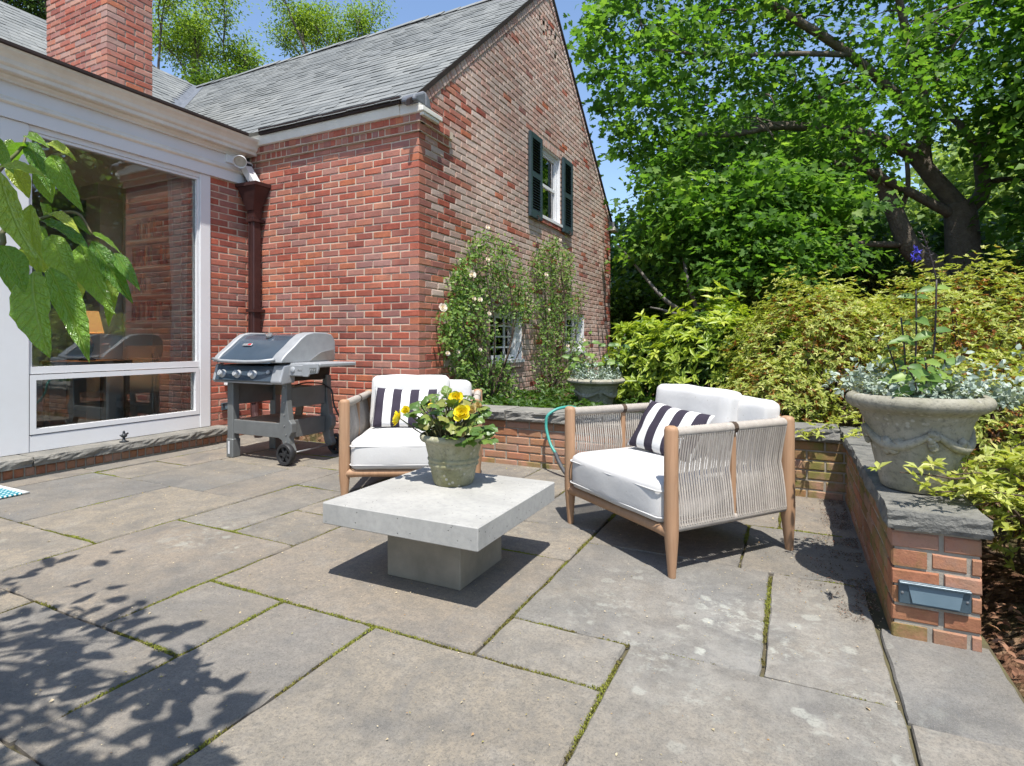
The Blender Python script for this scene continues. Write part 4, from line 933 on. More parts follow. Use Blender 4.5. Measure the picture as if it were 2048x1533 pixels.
def make_chair(label, loc, rz, shift=0.0):
    t = thing('lounge_chair', label, 'armchair', loc, rz, 'teak and rope lounge chairs')
    def post(x, y, rear):
        m = MB(); hgt = ARM+.012
        prof = [(0,.0145),(.04,.017),(.16,.0255),(.21,.0275),(.40,.0265),(hgt-.02,.026),(hgt-.006,.023),(hgt,.014)]
        sp = (0.014 if rear else .004)
        pts = [(x+(.0 if not rear else 0), y+(sp*(1-z/.25) if z < .25 else 0), z) for z, r_ in prof]
        m.tube(pts, [r_*(1.12 if rear else 1.05) for z, r_ in prof], 14, flat=1.18); m.build('leg', MAT['teak'], t, smooth=50)
    for x in (-W/2, W/2):
        post(x, -D/2, False); post(x, D/2, True)
    def rail(name, a, b, r_, flat=.8):
        a, b = Vector(a), Vector(b); m = MB(); k = 9
        pts = [a+(b-a)*(i/(k-1)) for i in range(k)]; rr = [r_*(1.25 if i in (0,k-1) else 1.0) for i in range(k)]
        m.tube(pts, rr, 10, flat=flat); m.build(name, MAT['teak'], t, smooth=50)
    rail('front_rail', (-W/2,-D/2,.188), (W/2,-D/2,.188), .021, 1.1); rail('rear_rail', (-W/2,D/2,.200), (W/2,D/2,.200), .018)
    for x in (-W/2,W/2):
        rail('side_rail', (x,-D/2,.205), (x,D/2,.205), .015); m = MB(); m.cbox(x-.010,x+.010,-.013,.013,.21,ARM-.01,.004); m.build('side_stake', MAT['teak'], t)
    m = MB(); m.cbox(-.013,.013,D/2-.010,D/2+.010,.21,ARM-.01,.004); m.build('back_stake', MAT['teak'], t)
    # seat deck under the cushion
    m = MB()
    for i in range(9): y = -D/2+.05+i*.078; m.cbox(-W/2+.03,W/2-.03,y-.022,y+.022,.196,.208,.003)
    m.build('seat_slats', MAT['teak'], t)
    # rope: wrapped top and bottom rolls, cords between them pinched at mid height
    def panel(a, b, n, out, name):
        a, b, out = Vector(a), Vector(b), Vector(out); d = b-a; L = d.length; u = d/L; m = MB(); rr = random.Random(n)
        for zc, r0 in ((ARM-.018,.0235),(.208,.0205)):
            pts = []; rad = []; nn = n*2
            for i in range(nn+1): pts.append(a+u*(L*i/nn)+Vector((0,0,zc))); rad.append(r0+(.0018 if i%2 else -.0012))
            m.tube(pts, rad, 10)
        for i in range(n):
            p = a+u*(L*(i+.5)/n)
            if abs((i+.5)/n-.5) < .012: continue
            lean = u*rr.uniform(-.0008,.0008); sag = rr.uniform(-.0015,.0015)
            pts = [p+out*.020+Vector((0,0,ARM-.028)), p+out*.010+lean*.5+Vector((0,0,.55)), p-out*(.004+sag)+lean+Vector((0,0,.47)), p-out*(.010+sag)+lean+Vector((0,0,.425)), p-out*.000+lean*.6+Vector((0,0,.37)), p+out*.012+Vector((0,0,.29)), p+out*.019+Vector((0,0,.215))]
            m.tube(pts, .0045, 6, cap=False)
        o = m.build(name, MAT['rope'], t, smooth=60); return o
    for sg in (-1,1): panel((sg*W/2,-D/2+.024,0), (sg*W/2,D/2-.026,0), 47, (sg,0,0), 'rope_panel')
    panel((-W/2+.026,D/2,0), (W/2-.026,D/2,0), 52, (0,1,0), 'rope_panel')
    for sg in (-1,1): m = MB(); m.tube([(sg*W/2,-.012,ARM-.018),(sg*W/2,.012,ARM-.018)], .0262, 10); m.build('arm_band', MAT['twig'], t)
    cushion('seat_cushion', (W-.075, D-.02, .190), .036, .018, Matrix.Translation((0,-.035,.205)), 'linen', t, seed=loc[0]*7)
    def back(name, w_, x, y, lean, sd, yaw=0, h_=.365, z=.380): return cushion(name, (w_,.135,h_), .034, .012, Matrix.Translation((x,y,z)) @ Matrix.Rotation(R(yaw),4,'Z') @ Matrix.Rotation(R(-lean),4,'X'), 'linen', t, seed=sd, wob=.007)
    back('back_cushion', .55, -.075+shift, D/2-.17, 11, 3.0+loc[1], 0); back('back_cushion', .70, .0, D/2-.062, 5, 9.0+loc[1], 0, .335, .372)
    def piping(w_, d_, z_, M, par):
        m = MB(); pts = []; r_ = .036
        for cx_, cy_, a0 in ((w_/2-r_,-d_/2+r_,-90),(w_/2-r_,d_/2-r_,0),(-w_/2+r_,d_/2-r_,90),(-w_/2+r_,-d_/2+r_,180)):
            for k in range(6): a = R(a0+k*18); pts.append(M @ Vector((cx_+r_*math.cos(a), cy_+r_*math.sin(a), z_)))
        m.tube(pts+[pts[0]], .0036, 6, cap=False); m.build('piping', MAT['linen'], par, smooth=True)
    sc_ = [c for c in t.children if c.name.startswith('seat_cushion')][0]
    piping(W-.075+.006, D-.02+.016, .150, Matrix.Translation((0,-.035,.205)), sc_); piping(W-.075+.006, D-.02+.016, .036, Matrix.Translation((0,-.035,.205)), sc_)
    return t
def place(px_, py_, rz):   # front-left leg -> chair origin
    c, s = math.cos(rz), math.sin(rz); return (px_+c*W/2-s*D/2, py_+s*W/2+c*D/2, 0)
rz1, rz2 = R(28.2), R(-37.6)
p1 = place(-2.455, 2.678, rz1); p2 = place(-1.085, 2.940, rz2)
make_chair('teak lounge chair with rope arms by the house corner, its seat facing the camera', p1, rz1)
make_chair('teak lounge chair with woven rope side towards the camera, right of the concrete table', p2, rz2)
# striped pillows
def pillow(label, M):
    w_, h_, t_ = .45, .285, .105; n = 22; vs = []; fs = []; ix = {}
    for s in (1,-1):
        for i in range(n+1):
            for j in range(n+1):
                a, b = 2*i/n-1, 2*j/n-1; k = (i,j) if (i in (0,n) or j in (0,n)) else (i,j,s)
                if k in ix: continue
                e = (1-abs(a)**2.6)*(1-abs(b)**2.6); z = s*t_/2*max(0,e)**.55; pin = 1-.07*(1-b*b)*abs(a)**3*0-.06*(1-a*a)*abs(b)**3
                x = a*w_/2*(1-.05*(1-b*b)*abs(a)**2); y = b*h_/2*(1-.07*(1-a*a)*abs(b)**2)
                z += mnoise.noise(Vector((x*13,y*13,s)))*.006*(1 if e > .05 else 2); ix[k] = len(vs); vs.append((x,y,z))
        g = lambda i,j: ix[(i,j)] if (i,j) in ix else ix[(i,j,s)]
        for i in range(n):
            for j in range(n): q = (g(i,j),g(i+1,j),g(i+1,j+1),g(i,j+1)); fs.append(q if s > 0 else q[::-1])
    me = bpy.data.meshes.new('throw_pillow'); me.from_pydata(vs, [], fs); me.polygons.foreach_set('use_smooth', [True]*len(fs))
    o = link('throw_pillow', me, MAT['stripe']); o.matrix_world = M; tag(o, label, 'pillow', 'striped throw pillows'); return o
def chairM(p, rz): return Matrix.Translation(p) @ Matrix.Rotation(rz, 4, 'Z')
pillow('black and white striped pillow leaning on the back of the chair by the house corner', chairM(p1, rz1) @ Matrix.Translation((-.085,.03,.540)) @ Matrix.Rotation(R(2),4,'Y') @ Matrix.Rotation(R(66),4,'X'))
pillow('black and white striped pillow lying in the corner of the right-hand rope chair', chairM(p2, rz2) @ Matrix.Translation((-.035,.015,.530)) @ Matrix.Rotation(R(4),4,'Z') @ Matrix.Rotation(R(5),4,'Y') @ Matrix.Rotation(R(58),4,'X'))

# ================================================================== CONCRETE COFFEE TABLE
TC = Vector((-1.364, 2.127, 0)); TH = .335
tb = thing('coffee_table', 'square cast concrete coffee table on a block pedestal', 'table', TC)
m = MB(); m.cbox(-.368,.368,-.368,.368,TH-.088,TH,.004); m.build('table_top', MAT['concrete'], tb)
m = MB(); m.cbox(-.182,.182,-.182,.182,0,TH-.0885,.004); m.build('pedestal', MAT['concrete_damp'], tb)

# ================================================================== BEGONIA POT
bp = on_z(907, 966, TH); 
pot = thing('potted_begonia', 'mossy green-grey flower pot of yellow begonias on the concrete table', 'potted plant', (bp[0], bp[1], TH))
PS = 1.03
m = MB(); m.lathe([(.0,.0),(.083,.0),(.088,.004),(.094,.022),(.106,.078),(.112,.081),(.115,.088),(.112,.095),(.1105,.098),(.117,.106),(.1175,.112),(.113,.117),(.128,.176),(.133,.181),(.146,.187),(.1525,.196),(.153,.205),(.147,.213),(.138,.215),(.131,.210),(.127,.195),(.124,.17)], 40, closed=True); 
m.v = [(x*PS,y*PS,z*PS*1.06) for x,y,z in m.v]; m.build('pot', MAT['potstone'], pot, smooth=45)
m = MB(); m.lathe([(.0,.178),(.06,.182),(.118,.176)], 24, closed=True); m.build('soil', MAT['soil'], pot, smooth=True)
MAT['begleaf'] = leafmat('begonia_leaf', [(0,(.070,.135,.030)),(.4,(.11,.19,.045)),(.75,(.17,.24,.05)),(1,(.27,.26,.07))], .25, .38, .5, attr=False)
MAT['begpetal'] = leafmat('yellow_petal', [(0,(.82,.60,.015)),(.5,(.84,.70,.03)),(1,(.82,.74,.12))], .25, .55, .2, attr=False); MAT['wither'] = leafmat('faded_petal', [(0,(.62,.52,.26)),(1,(.55,.36,.18))], .3, .8, .1, attr=False)
_bl = []
for vi in range(4):
    r = random.Random(40+vi); ring = []; n = 20; vs = [(0,0,0)]; fs = []
    for i in range(n+1):
        a = -math.pi*.86+2*math.pi*.86*i/n; rad = .5*(1-.22*abs(math.sin(a*2.4+vi))*(1 if i%2 else .55))*(1.0+.28*math.cos(a))
        for k, q in enumerate((.33,.7,1.0)): vs.append((rad*q*math.cos(a)*1.08+.1*q, rad*q*math.sin(a), -.22*q*q+.10*q*abs(math.sin(a*3.5))+r.uniform(-.02,.02)))
    for i in range(n):
        b = 1+i*3; fs.append((0,b,b+3)); fs += [(b,b+1,b+4,b+3),(b+1,b+2,b+5,b+4)]
    me = bpy.data.meshes.new('leaf'); me.from_pydata(vs, [], fs); me.polygons.foreach_set('use_smooth', [True]*len(fs)); me.materials.append(MAT['begleaf']); _bl.append(me)
def orient(axis, nrm):
    a = Vector(axis).normalized(); s = Vector(nrm).cross(a); s = s.normalized() if s.length > 1e-5 else a.orthogonal().normalized(); n = a.cross(s)
    return Matrix(((a.x,s.x,n.x),(a.y,s.y,n.y),(a.z,s.z,n.z))).to_4x4()
rv = random.Random(21); stems = MB(); zc = .19*PS*1.06
camR, camF = Vector(Rv), Vector(Fv)
def px_local(u, v, dd=0.0):
    dep = proj(bp)[2]+dd; return Vector(at_d(u, v, dep))-Vector((bp[0],bp[1],TH))
spots = [(838,822,-.05),(862,806,0),(880,815,-.08),(905,822,-.10),(870,800,.05),(900,790,.08),(930,800,.06),(950,812,.04),(955,838,-.06),(972,855,-.02),(965,880,-.05),(945,856,-.12),(918,858,-.14),(898,845,-.12),(880,838,-.1),(856,838,-.03),(846,848,0),(940,880,-.13),(905,875,-.14),(960,826,.1),(890,812,.1),(868,826,-.1),(935,830,-.02),(968,868,.08),(850,815,.08),(915,808,-.02),(948,800,.1),(885,798,0),(930,862,.02),(900,860,.0),(950,868,.05),(872,846,.06)]
for (u, v, dd) in spots+[(u_+rv.uniform(-16,16), v_+rv.uniform(-12,14), d_+rv.uniform(-.05,.05)) for (u_,v_,d_) in spots for _ in (0,1)]:
    p = px_local(u, v, dd+rv.uniform(-.02,.02)); ax = Vector((p.x, p.y, rv.uniform(-.05,.05))).normalized()+Vector((rv.uniform(-.4,.4),rv.uniform(-.4,.4),rv.uniform(-.3,.15))); s = rv.uniform(.046,.080)
    nr_ = Vector((rv.uniform(-.5,.5), -.35+rv.uniform(-.4,.3), 1))
    o = bpy.data.objects.new('leaf', rv.choice(_bl)); COL.objects.link(o); o.parent = pot; o.matrix_local = Matrix.Translation(p) @ orient(ax, nr_) @ Matrix.Diagonal((s,s,s,1))
    b = Vector((p.x*.25+rv.uniform(-.03,.03), p.y*.25+rv.uniform(-.03,.03), zc-.02)); stems.tube(sm([b, (b+p)*.5+Vector((0,0,.02)), p], 3), [.0035]*7, 5)
def bloom(u, v, dd, size, mat='begpetal', face=(.25,-.75,.6)):
    p = px_local(u, v, dd); r = random.Random(int(u)); C=[]; m = MB(); fz = Vector(face).normalized(); B = orient(fz.orthogonal(), fz)
    for ring_, (n, tilt, L) in enumerate(((8,.25,1.0),(8,.55,.95),(8,.85,.85),(7,1.1,.72),(5,1.35,.55))):
        for i in range(n):
            a = 2*math.pi*(i+.5*ring_)/n+r.uniform(-.2,.2); T = tilt+r.uniform(-.12,.12); R1 = Matrix.Rotation(a,4,'Z') @ Matrix.Rotation(-T,4,'Y'); l = size*L*r.uniform(.88,1.1); q = []
            for (x,y,z) in ((0,0,0),(.3,-.3,.05),(.35,0,.0),(.3,.3,.05),(.8,-.38,.16),(.85,0,.08),(.8,.38,.16),(1.0,-.16,.22),(1.02,.16,.22)): q.append(p+(B @ R1 @ Vector((x*l,y*l,z*l))))
            m.add(q, [(0,1,2),(0,2,3),(1,4,5,2),(2,5,6,3),(4,7,5),(5,7,8),(5,8,6)])
    o = m.build('flower', MAT[mat], pot, smooth=True); stems.tube(sm([(p.x*.2,p.y*.2,zc-.02),p*.6+Vector((0,0,.05)),p],3), [.003]*7, 5)
bloom(912,800,-.02,.040); bloom(925,830,-.14,.043); bloom(801,838,-.02,.042,face=(-.7,-.5,.3)); bloom(812,822,.0,.024); bloom(862,812,-.09,.014,face=(0,-.3,1)); bloom(922,868,-.16,.024,'wither'); bloom(944,822,-.1,.026,'wither'); bloom(858,803,.02,.014,'wither'); bloom(956,812,-.03,.02,'wither')
stems.build('stem', MAT['stem'], pot, smooth=True)

# ================================================================== STONE PLANTERS
MAT['silver'] = leafmat('silver_leaf', [(0,(.24,.30,.25)),(.5,(.36,.42,.36)),(1,(.50,.55,.49))], .15, .8, .15); MAT['salvialeaf'] = leafmat('salvia_leaf', [(0,(.09,.17,.04)),(.5,(.14,.24,.05)),(1,(.24,.34,.07))], .3, .45, .4); MAT['bluepetal'] = leafmat('blue_petal', [(0,(.05,.05,.62)),(1,(.14,.12,.75))], .3, .5, .3); MAT['darkstem'] = plain('dark_stem', (.035,.03,.03), (.055,.04,.04), 20, .5, var=0)
def planter(label, loc, rz, s=1.0, rs=1.0, zs=1.0):
    t = thing('stone_planter', label, 'planter', loc, 0, 'cast stone garland planters')
    prof = [(0,0),(.135,0),(.142,.006),(.150,.03),(.178,.13),(.208,.225),(.216,.245),(.224,.252),(.226,.262),(.238,.270),(.262,.278),(.284,.292),(.288,.308),(.280,.322),(.262,.330),(.246,.326),(.236,.300),(.225,.27)]
    m = MB(); prof = [(r_*rs, z*zs) for r_, z in prof]; m.lathe([(r_*s, z*s) for r_, z in prof], 56, closed=True); m.build('bowl', MAT['caststone'], t, smooth=40)
    m = MB(); m.lathe([(0,.285*s*zs),(.12*s*rs,.292*s*zs),(.232*s*rs,.283*s*zs)], 28, closed=True); m.build('soil', MAT['soil'], t, smooth=True)
    rr = lambda z: np.interp(z, [p[1] for p in prof[3:8]], [p[0] for p in prof[3:8]])
    m = MB()
    for k in range(4):                                            # four swags hung between masks
        pts = []; rad = []
        for i in range(15):
            f = i/14; a = rz+math.pi/2*k+math.pi/2*f; z = (.212-.055*math.sin(math.pi*f))*zs; r_ = rr(z)+.004; pts.append((r_*s*math.cos(a), r_*s*math.sin(a), z*s)); rad.append((.010+.010*math.sin(math.pi*f))*s)
        m.tube(pts, rad, 7)
    m.build('garland', MAT['caststone'], t, smooth=True)
    r = random.Random(9)
    for k in range(4):
        m = MB(); a = rz+math.pi/2*k
        for i in range(16):                                        # grape clusters
            z = (.205-.010*(i//3)+r.uniform(-.004,.004))*zs; da = r.uniform(-.09,.09)*(1-(i/22)); r_ = rr(z)+.008; q = .0135*s
            m.lathe([(0,-q),(q*.7,-q*.7),(q,0),(q*.7,q*.7),(0,q)], 7, (r_*s*math.cos(a+da), r_*s*math.sin(a+da), z*s), closed=True)
        m.build('grape_cluster', MAT['caststone'], t, smooth=True)
        m = MB(); a += math.pi/4
        for i in range(7):                                         # leaf bosses
            z = (.163+r.uniform(-.02,.02))*zs; da = r.uniform(-.16,.16); r_ = rr(z)+.006; q = .023*s
            m.lathe([(0,-.4*q),(q,-.2*q),(q*.8,.3*q),(0,.6*q)], 6, (0,0,0), M=Matrix.Translation((r_*s*math.cos(a+da), r_*s*math.sin(a+da), z*s)) @ Matrix.Rotation(a+da,4,'Z') @ Matrix.Rotation(R(80),4,'Y'), closed=True)
        m.build('leaf_relief', MAT['caststone'], t, smooth=True)
    return t
def silver_plants(t, cx, cy, zt, rad, n, bias=(0,0), name='silver_foliage'):
    ang_ = rng.uniform(0,2*math.pi,n); rr_ = rad*np.sqrt(rng.random(n)); C0 = np.stack([cx+rr_*np.cos(ang_)+bias[0]*rng.random(n)**2, cy+rr_*np.sin(ang_)+bias[1]*rng.random(n)**2, zt+rng.gamma(1.6,.030,n)],1)
    out = np.stack([np.cos(ang_), np.sin(ang_), np.full(n,.5)],1)
    P = np.repeat(C0, 5, 0); O = np.repeat(out, 5, 0); A = unit(O*.35+rng.normal(0,.8,P.shape)); A[:,2] += .15
    P = P+A*.008; k = len(P)
    o = leaf_obj(name, P, A, np.tile([0,0,1.0],(k,1))+rng.normal(0,.5,(k,3)), rng.uniform(.016,.032,k), rng.uniform(.013,.024,k), MAT['silver'], t, LEAF6); tag(o, kind='stuff'); return o
PC = (.44, 2.665, RH+.0685)
pl1 = planter('large cast stone planter with garland relief on the pillar of the low wall', PC, R(8), 1.0, .83, 1.10)
silver_plants(pl1, PC[0], PC[1], PC[2]+.33, .20, 130, (.0,.0)); silver_plants(pl1, PC[0]+.19, PC[1]+.10, PC[2]+.32, .12, 150, (.16,.05)); silver_plants(pl1, PC[0]-.13, PC[1]+.10, PC[2]+.36, .09, 60, (-.10,.1))
def salvia(t, base, top, nwh, leafL, name='salvia_stem'):
    b, e = Vector(base), Vector(top); pts = sm([b, b+(e-b)*.5+Vector((.006,.004,0)), e], 5); w0 = wpos(t)
    m = MB(); m.tube([p-w0 for p in pts], [.0035]*len(pts), 6); m.build(name, MAT['darkstem'], t, smooth=True)
    C=[];A=[];N=[];L=[]
    for i in range(nwh):
        f = (i+.6)/nwh; p = b+(e-b)*f; a0 = i*1.57+.4
        for k in (0, math.pi): C.append(p); A.append((math.cos(a0+k), math.sin(a0+k), random.uniform(-.35,.35))); N.append((random.uniform(-.3,.5),-.75+random.uniform(-.3,.3),.65)); L.append(leafL*(1.1-.35*f)*random.uniform(.8,1.15))
    leaf_obj('salvia_leaves', np.array(C), np.array(A), np.array(N,float), np.array(L), np.array(L)*.55, MAT['salvialeaf'], t, LEAF6)
zr = PC[2]+.29
def pt(u, v, dd=0.0): return at_d(u, v, proj((PC[0],PC[1],1))[2]+dd)
salvia(pl1, pt(1826,790,.03), pt(1832,578,.03), 5, .085); salvia(pl1, pt(1860,780,-.02), pt(1873,560,-.03), 5, .085); salvia(pl1, pt(1810,770,.08), pt(1802,635,.08), 4, .075); salvia(pl1, pt(1800,780,.12), pt(1775,690,.12), 4, .07); salvia(pl1, pt(1850,785,-.1), pt(1850,715,-.1), 4, .08); salvia(pl1, pt(1835,785,-.12), pt(1815,735,-.12), 4, .085); salvia(pl1, pt(1880,785,.06), pt(1890,700,.06), 4, .08); salvia(pl1, pt(1840,785,.1), pt(1870,730,-.05), 4, .085)
# flower spike with a few open blue flowers
a, b = Vector(pt(1873,560,-.03)), Vector(pt(1843,462,-.03)); m = MB(); m.tube([p-wpos(pl1) for p in sm([a,(a+b)*.5+Vector((.004,0,0)),b],4)], [.0028,.0026,.0025,.0024,.0022,.002,.0018,.0016,.0012], 6)
for i in range(14):
    p = a+(b-a)*(.35+.045*i); q = Vector((math.cos(i*2.2),math.sin(i*2.2),.5))*.017; m.tube([p-wpos(pl1), p+q-wpos(pl1)], [.0028,.0012], 5)
m.build('flower_spike', MAT['darkstem'], pl1, smooth=True)
fc = np.array([pt(1838,502,-.03), pt(1828,514,-.05), pt(1842,517,-.02), pt(1832,498,-.02)]); C = np.repeat(fc, 6, 0); A = rdir(24)+np.array([-.7,-.4,-.1]); leaf_obj('blue_flowers', C, A, rdir(24), .020, .010, MAT['bluepetal'], pl1, LEAF6)

P2 = (-1.74, 5.46, .30)
pl2 = planter('cast stone planter half hidden behind the right chair arm, beside the climbing roses', P2, R(30), 1.0)
silver_plants(pl2, P2[0], P2[1], P2[2]+.31, .25, 330, (.0,-.06))
for (u,v0,u2,v) in ((1170,740,1165,690),(1210,740,1216,665),(1185,742,1180,655),(1225,738,1250,668),(1150,742,1140,705)):
    dd = proj((P2[0],P2[1],1))[2]; salvia(pl2, at_d(u,v0,dd), at_d(u2,v,dd), 4, .11)

# ================================================================== DOOR MAT
MAT['mat'] = None
def rugmat():
    t = NT('teal_woven_rug'); v = t.coord(jitter=False); sx = t.new('ShaderNodeSeparateXYZ'); t.l.new(v, sx.inputs[0])
    a = t.math('FRACT', t.math('MULTIPLY', sx.outputs[0], 24)); b = t.math('FRACT', t.math('MULTIPLY', sx.outputs[1], 40)); n = t.noise(v, 45, 3)
    f = t.math('MULTIPLY', t.math('GREATER_THAN', a, .55), t.math('GREATER_THAN', t.math('ADD', b, t.math('MULTIPLY', n, .5)), .75)); c = t.mix(f, t.mix(n, (.018,.14,.19), (.03,.21,.26)), (.52,.60,.58)); t.base(c); t.set(rough=.95, spec=.1); t.bump(t.math('ADD', n, b), .6, .006); return t.mat
MAT['mat'] = rugmat()
dm = thing('door_mat', 'corner of a teal woven door mat on the flagstones at the left edge', 'door mat', (-4.70, 1.45, .004))
m = MB(); m.cbox(-.235,.24,-.55,.46,0,.014,.005); m.build('woven_pad', MAT['mat'], dm)
MAT['tassel'] = plain('white_yarn', (.62,.62,.58), (.5,.5,.48), 30, .95, var=.1)
m = MB(); r = random.Random(2)
for i in range(19): x = -.23+i*.0255; m.tube([(x,.455,.009),(x+r.uniform(-.006,.006),.480,.009),(x+r.uniform(-.01,.01),.50,.005)], [.008,.009,.005], 6)
m.build('fringe', MAT['tassel'], dm, smooth=True)
# ================================================================== GAS GRILL (faces the camera side, -y)
MAT['gcast'] = plain('grey_cast_aluminium', (.36,.37,.38), (.30,.31,.32), 14, .5, .25, bump=.12, bscale=160, var=0); MAT['glid'] = plain('blue_black_enamel', (.040,.058,.078), (.055,.075,.10), 4, .16, 0, var=0, spec=.7); MAT['gframe'] = plain('grey_frame_paint', (.17,.175,.172), (.135,.14,.137), 9, .45, .2, var=0); MAT['gsteel'] = plain('brushed_steel', (.42,.42,.42), (.34,.34,.34), 18, .36, .75, var=0); MAT['gdark'] = plain('dark_grate', (.018,.016,.014), (.04,.03,.022), 20, .7, .2, var=0); MAT['tyre'] = plain('black_plastic', (.018,.018,.019), (.028,.028,.03), 12, .55, var=0); MAT['knob'] = plain('pale_knob', (.45,.46,.47), (.40,.41,.42), 10, .35, .2, var=0); MAT['rubberhose'] = plain('gas_hose', (.03,.03,.032), (.045,.045,.05), 20, .5, var=0); MAT['print'] = plain('caution_print', (.62,.62,.62), (.5,.5,.5), 90, .5, var=0); MAT['badge'] = plain('badge_metal', (.5,.5,.5), (.4,.4,.4), 9, .3, .6, var=0); MAT['badgered'] = plain('badge_red', (.45,.03,.03), (.4,.03,.03), 9, .3, var=0); MAT['gplank'] = MAT['teak_grey']
G0 = Vector((-3.985, 3.55, 0))
gr = thing('gas_grill', 'grey gas grill on two wheels standing against the brick wall', 'grill', G0)
def gp(m, name, mat, par=None, **k): return m.build(name, MAT[mat], par or gr, **k)
# cart: legs, side frames
xl, xr, yf, yb = -.335, .335, -.20, .245
for (x, y, wheel) in ((xl,yf,0),(xl,yb,0)):
    m = MB(); m.cbox(x-.036,x+.036,y-.034,y+.034,.14,.70,.006); m.cbox(x-.040,x+.042,y-.040,y+.040,.0,.16,.006); gp(m, 'leg', 'gframe')
m = MB(); m.box(xl-.016,xl+.006,yf-.0415,yf-.0405,.03,.14); gp(m, 'caution_label', 'print')
def curved_leg(y, flip):
    s = -1 if flip else 1; m = MB()
    poly = [(xr-.055,.70),(xr-.085,.34),(xr-.10,.30),(xr-.10,.205),(xr-.06,.19),(xr-.045,.15),(xr-.03,.10),(xr+.0,.075),(xr+.045,.085),(xr+.055,.11),(xr+.03,.16),(xr+.022,.22),(xr+.05,.26),(xr+.05,.33),(xr+.02,.36),(xr-.005,.52),(xr-.008,.70)]
    m.prism([(a,b) for a,b in poly], y-.028, y+.028, 'y'); return m
m = curved_leg(yf, 0); lg = gp(m, 'leg', 'gframe', bevel=.006); m = curved_leg(yb, 1); gp(m, 'leg', 'gframe', bevel=.006)
m = MB()
for z in (.62,.50,.40,.31,.24,.18): m.tube([(xr-.028+(.02 if z<.3 else 0),yf-.028,z),(xr-.028+(.02 if z<.3 else 0),yf-.034,z)], .006, 8)
gp(m, 'bolts', 'gsteel')
for nm_, y_ in (('front_apron',yf-.024),('rear_apron',yb)): m = MB(); m.cbox(xl-.03,xr-.03,y_,y_+.024,.205,.325,.004); gp(m, nm_, 'gframe')
for (a_,b_,c_,d_) in ((xr-.045,xr-.022,.20,.345),(xr-.035,xr-.018,.45,.615),(xl-.01,xl+.012,.45,.66)): m = MB(); m.cbox(a_,b_,yf+.03,yb-.03,c_,d_,.004); gp(m, 'side_panel', 'gframe')
for i in range(5): m = MB(); m.cbox(xl+.03,xr-.05,yf+.012+i*.085,yf+.012+i*.085+.075,.312,.326,.003); gp(m, 'shelf_plank', 'gplank')
m = MB(); m.cbox(xl+.02,xr-.06,yb-.03,yb-.005,.50,.60,.003); gp(m, 'rear_board', 'gplank')
m = MB(); m.cbox(xl+.22,xl+.30,yb-.04,yb-.02,.10,.55,.003, Matrix.Rotation(R(12),4,'Y')); gp(m, 'rear_brace', 'gplank')
# wheels: tyre, spoked rim, axle
def wheel(y):
    c = Vector((xr+.02, y, .088)); Mw = Matrix.Translation(c) @ Matrix.Rotation(R(90),4,'X')
    m = MB(); m.lathe([(.062,-.022),(.082,-.024),(.088,-.016),(.088,.016),(.082,.024),(.062,.022),(.060,0),(.062,-.022)], 36, M=Mw, closed=True); t = gp(m, 'wheel', 'tyre', smooth=40)
    m = MB(); m.lathe([(0,-.018),(.018,-.018),(.020,.018),(0,.018)], 16, M=Mw, closed=True)
    for k in range(6):
        A_ = Mw @ Matrix.Rotation(k*math.pi/3,4,'Z'); m.box(.012,.064,-.011,.011,-.012,.012,A_)
    m.build('hub_spokes', MAT['tyre'], t)
    m = MB(); m.lathe([(.062,-.012),(.068,-.0255),(.062,-.0265),(.058,-.012)], 36, M=Mw, closed=True); m.build('rim', MAT['gframe'], t, smooth=40)
wheel(yf-.058); wheel(yb+.058)
m = MB(); m.tube([(xr+.02,yf-.05,.088),(xr+.02,yb+.05,.088)], .007, 8); gp(m, 'axle', 'gsteel', smooth=True)
# firebox + control panel
m = MB(); m.prism([(yf-.03,.665),(yf-.05,.80),(yb+.04,.80),(yb+.02,.665)], xl-.035, xr-.025, 'x'); gp(m, 'firebox', 'gdark', bevel=.006)
cp = MB(); cp.prism([(yf-.10,.655),(yf-.115,.672),(yf-.075,.792),(yf-.03,.80),(yf-.02,.655)], xl-.085, xr-.085, 'x'); panel_ = gp(cp, 'control_panel', 'glid', bevel=.004)
m = MB(); m.prism([(yf-.105,.648),(yf-.125,.668),(yf-.085,.80),(yf+.03,.815),(yf+.03,.66)], xr-.085, xr+.03, 'x'); gp(m, 'panel_end', 'gcast', bevel=.01); m = MB(); m.prism([(yf-.105,.648),(yf-.120,.668),(yf-.085,.80),(yf-.02,.81),(yf-.02,.65)], xl-.115, xl-.085, 'x'); gp(m, 'panel_end', 'gcast', bevel=.01)
m = MB(); m.box(xl-.09,xr-.08,yf-.104,yf-.098,.648,.662); gp(m, 'panel_trim', 'gsteel')
tiltm = Matrix.Rotation(R(72),4,'X')
for i in range(3):
    c = Matrix.Translation((xl+.0+i*.185, yf-.100, .722)) @ tiltm
    m = MB(); m.lathe([(.0,0),(.036,.0),(.034,.008),(.027,.012),(.026,.034),(.022,.040),(0,.040)], 24, M=c, closed=True); k = gp(m, 'knob', 'knob', smooth=40)
    m2 = MB(); m2.box(-.003,.003,-.024,.024,.0405,.044,c); m2.build('pointer', MAT['knob'], k)
m = MB(); m.lathe([(.0,0),(.016,0),(.016,.012),(0,.014)], 16, M=Matrix.Translation((xr-.13,yf-.095,.745)) @ tiltm, closed=True); gp(m, 'igniter', 'knob', smooth=40)
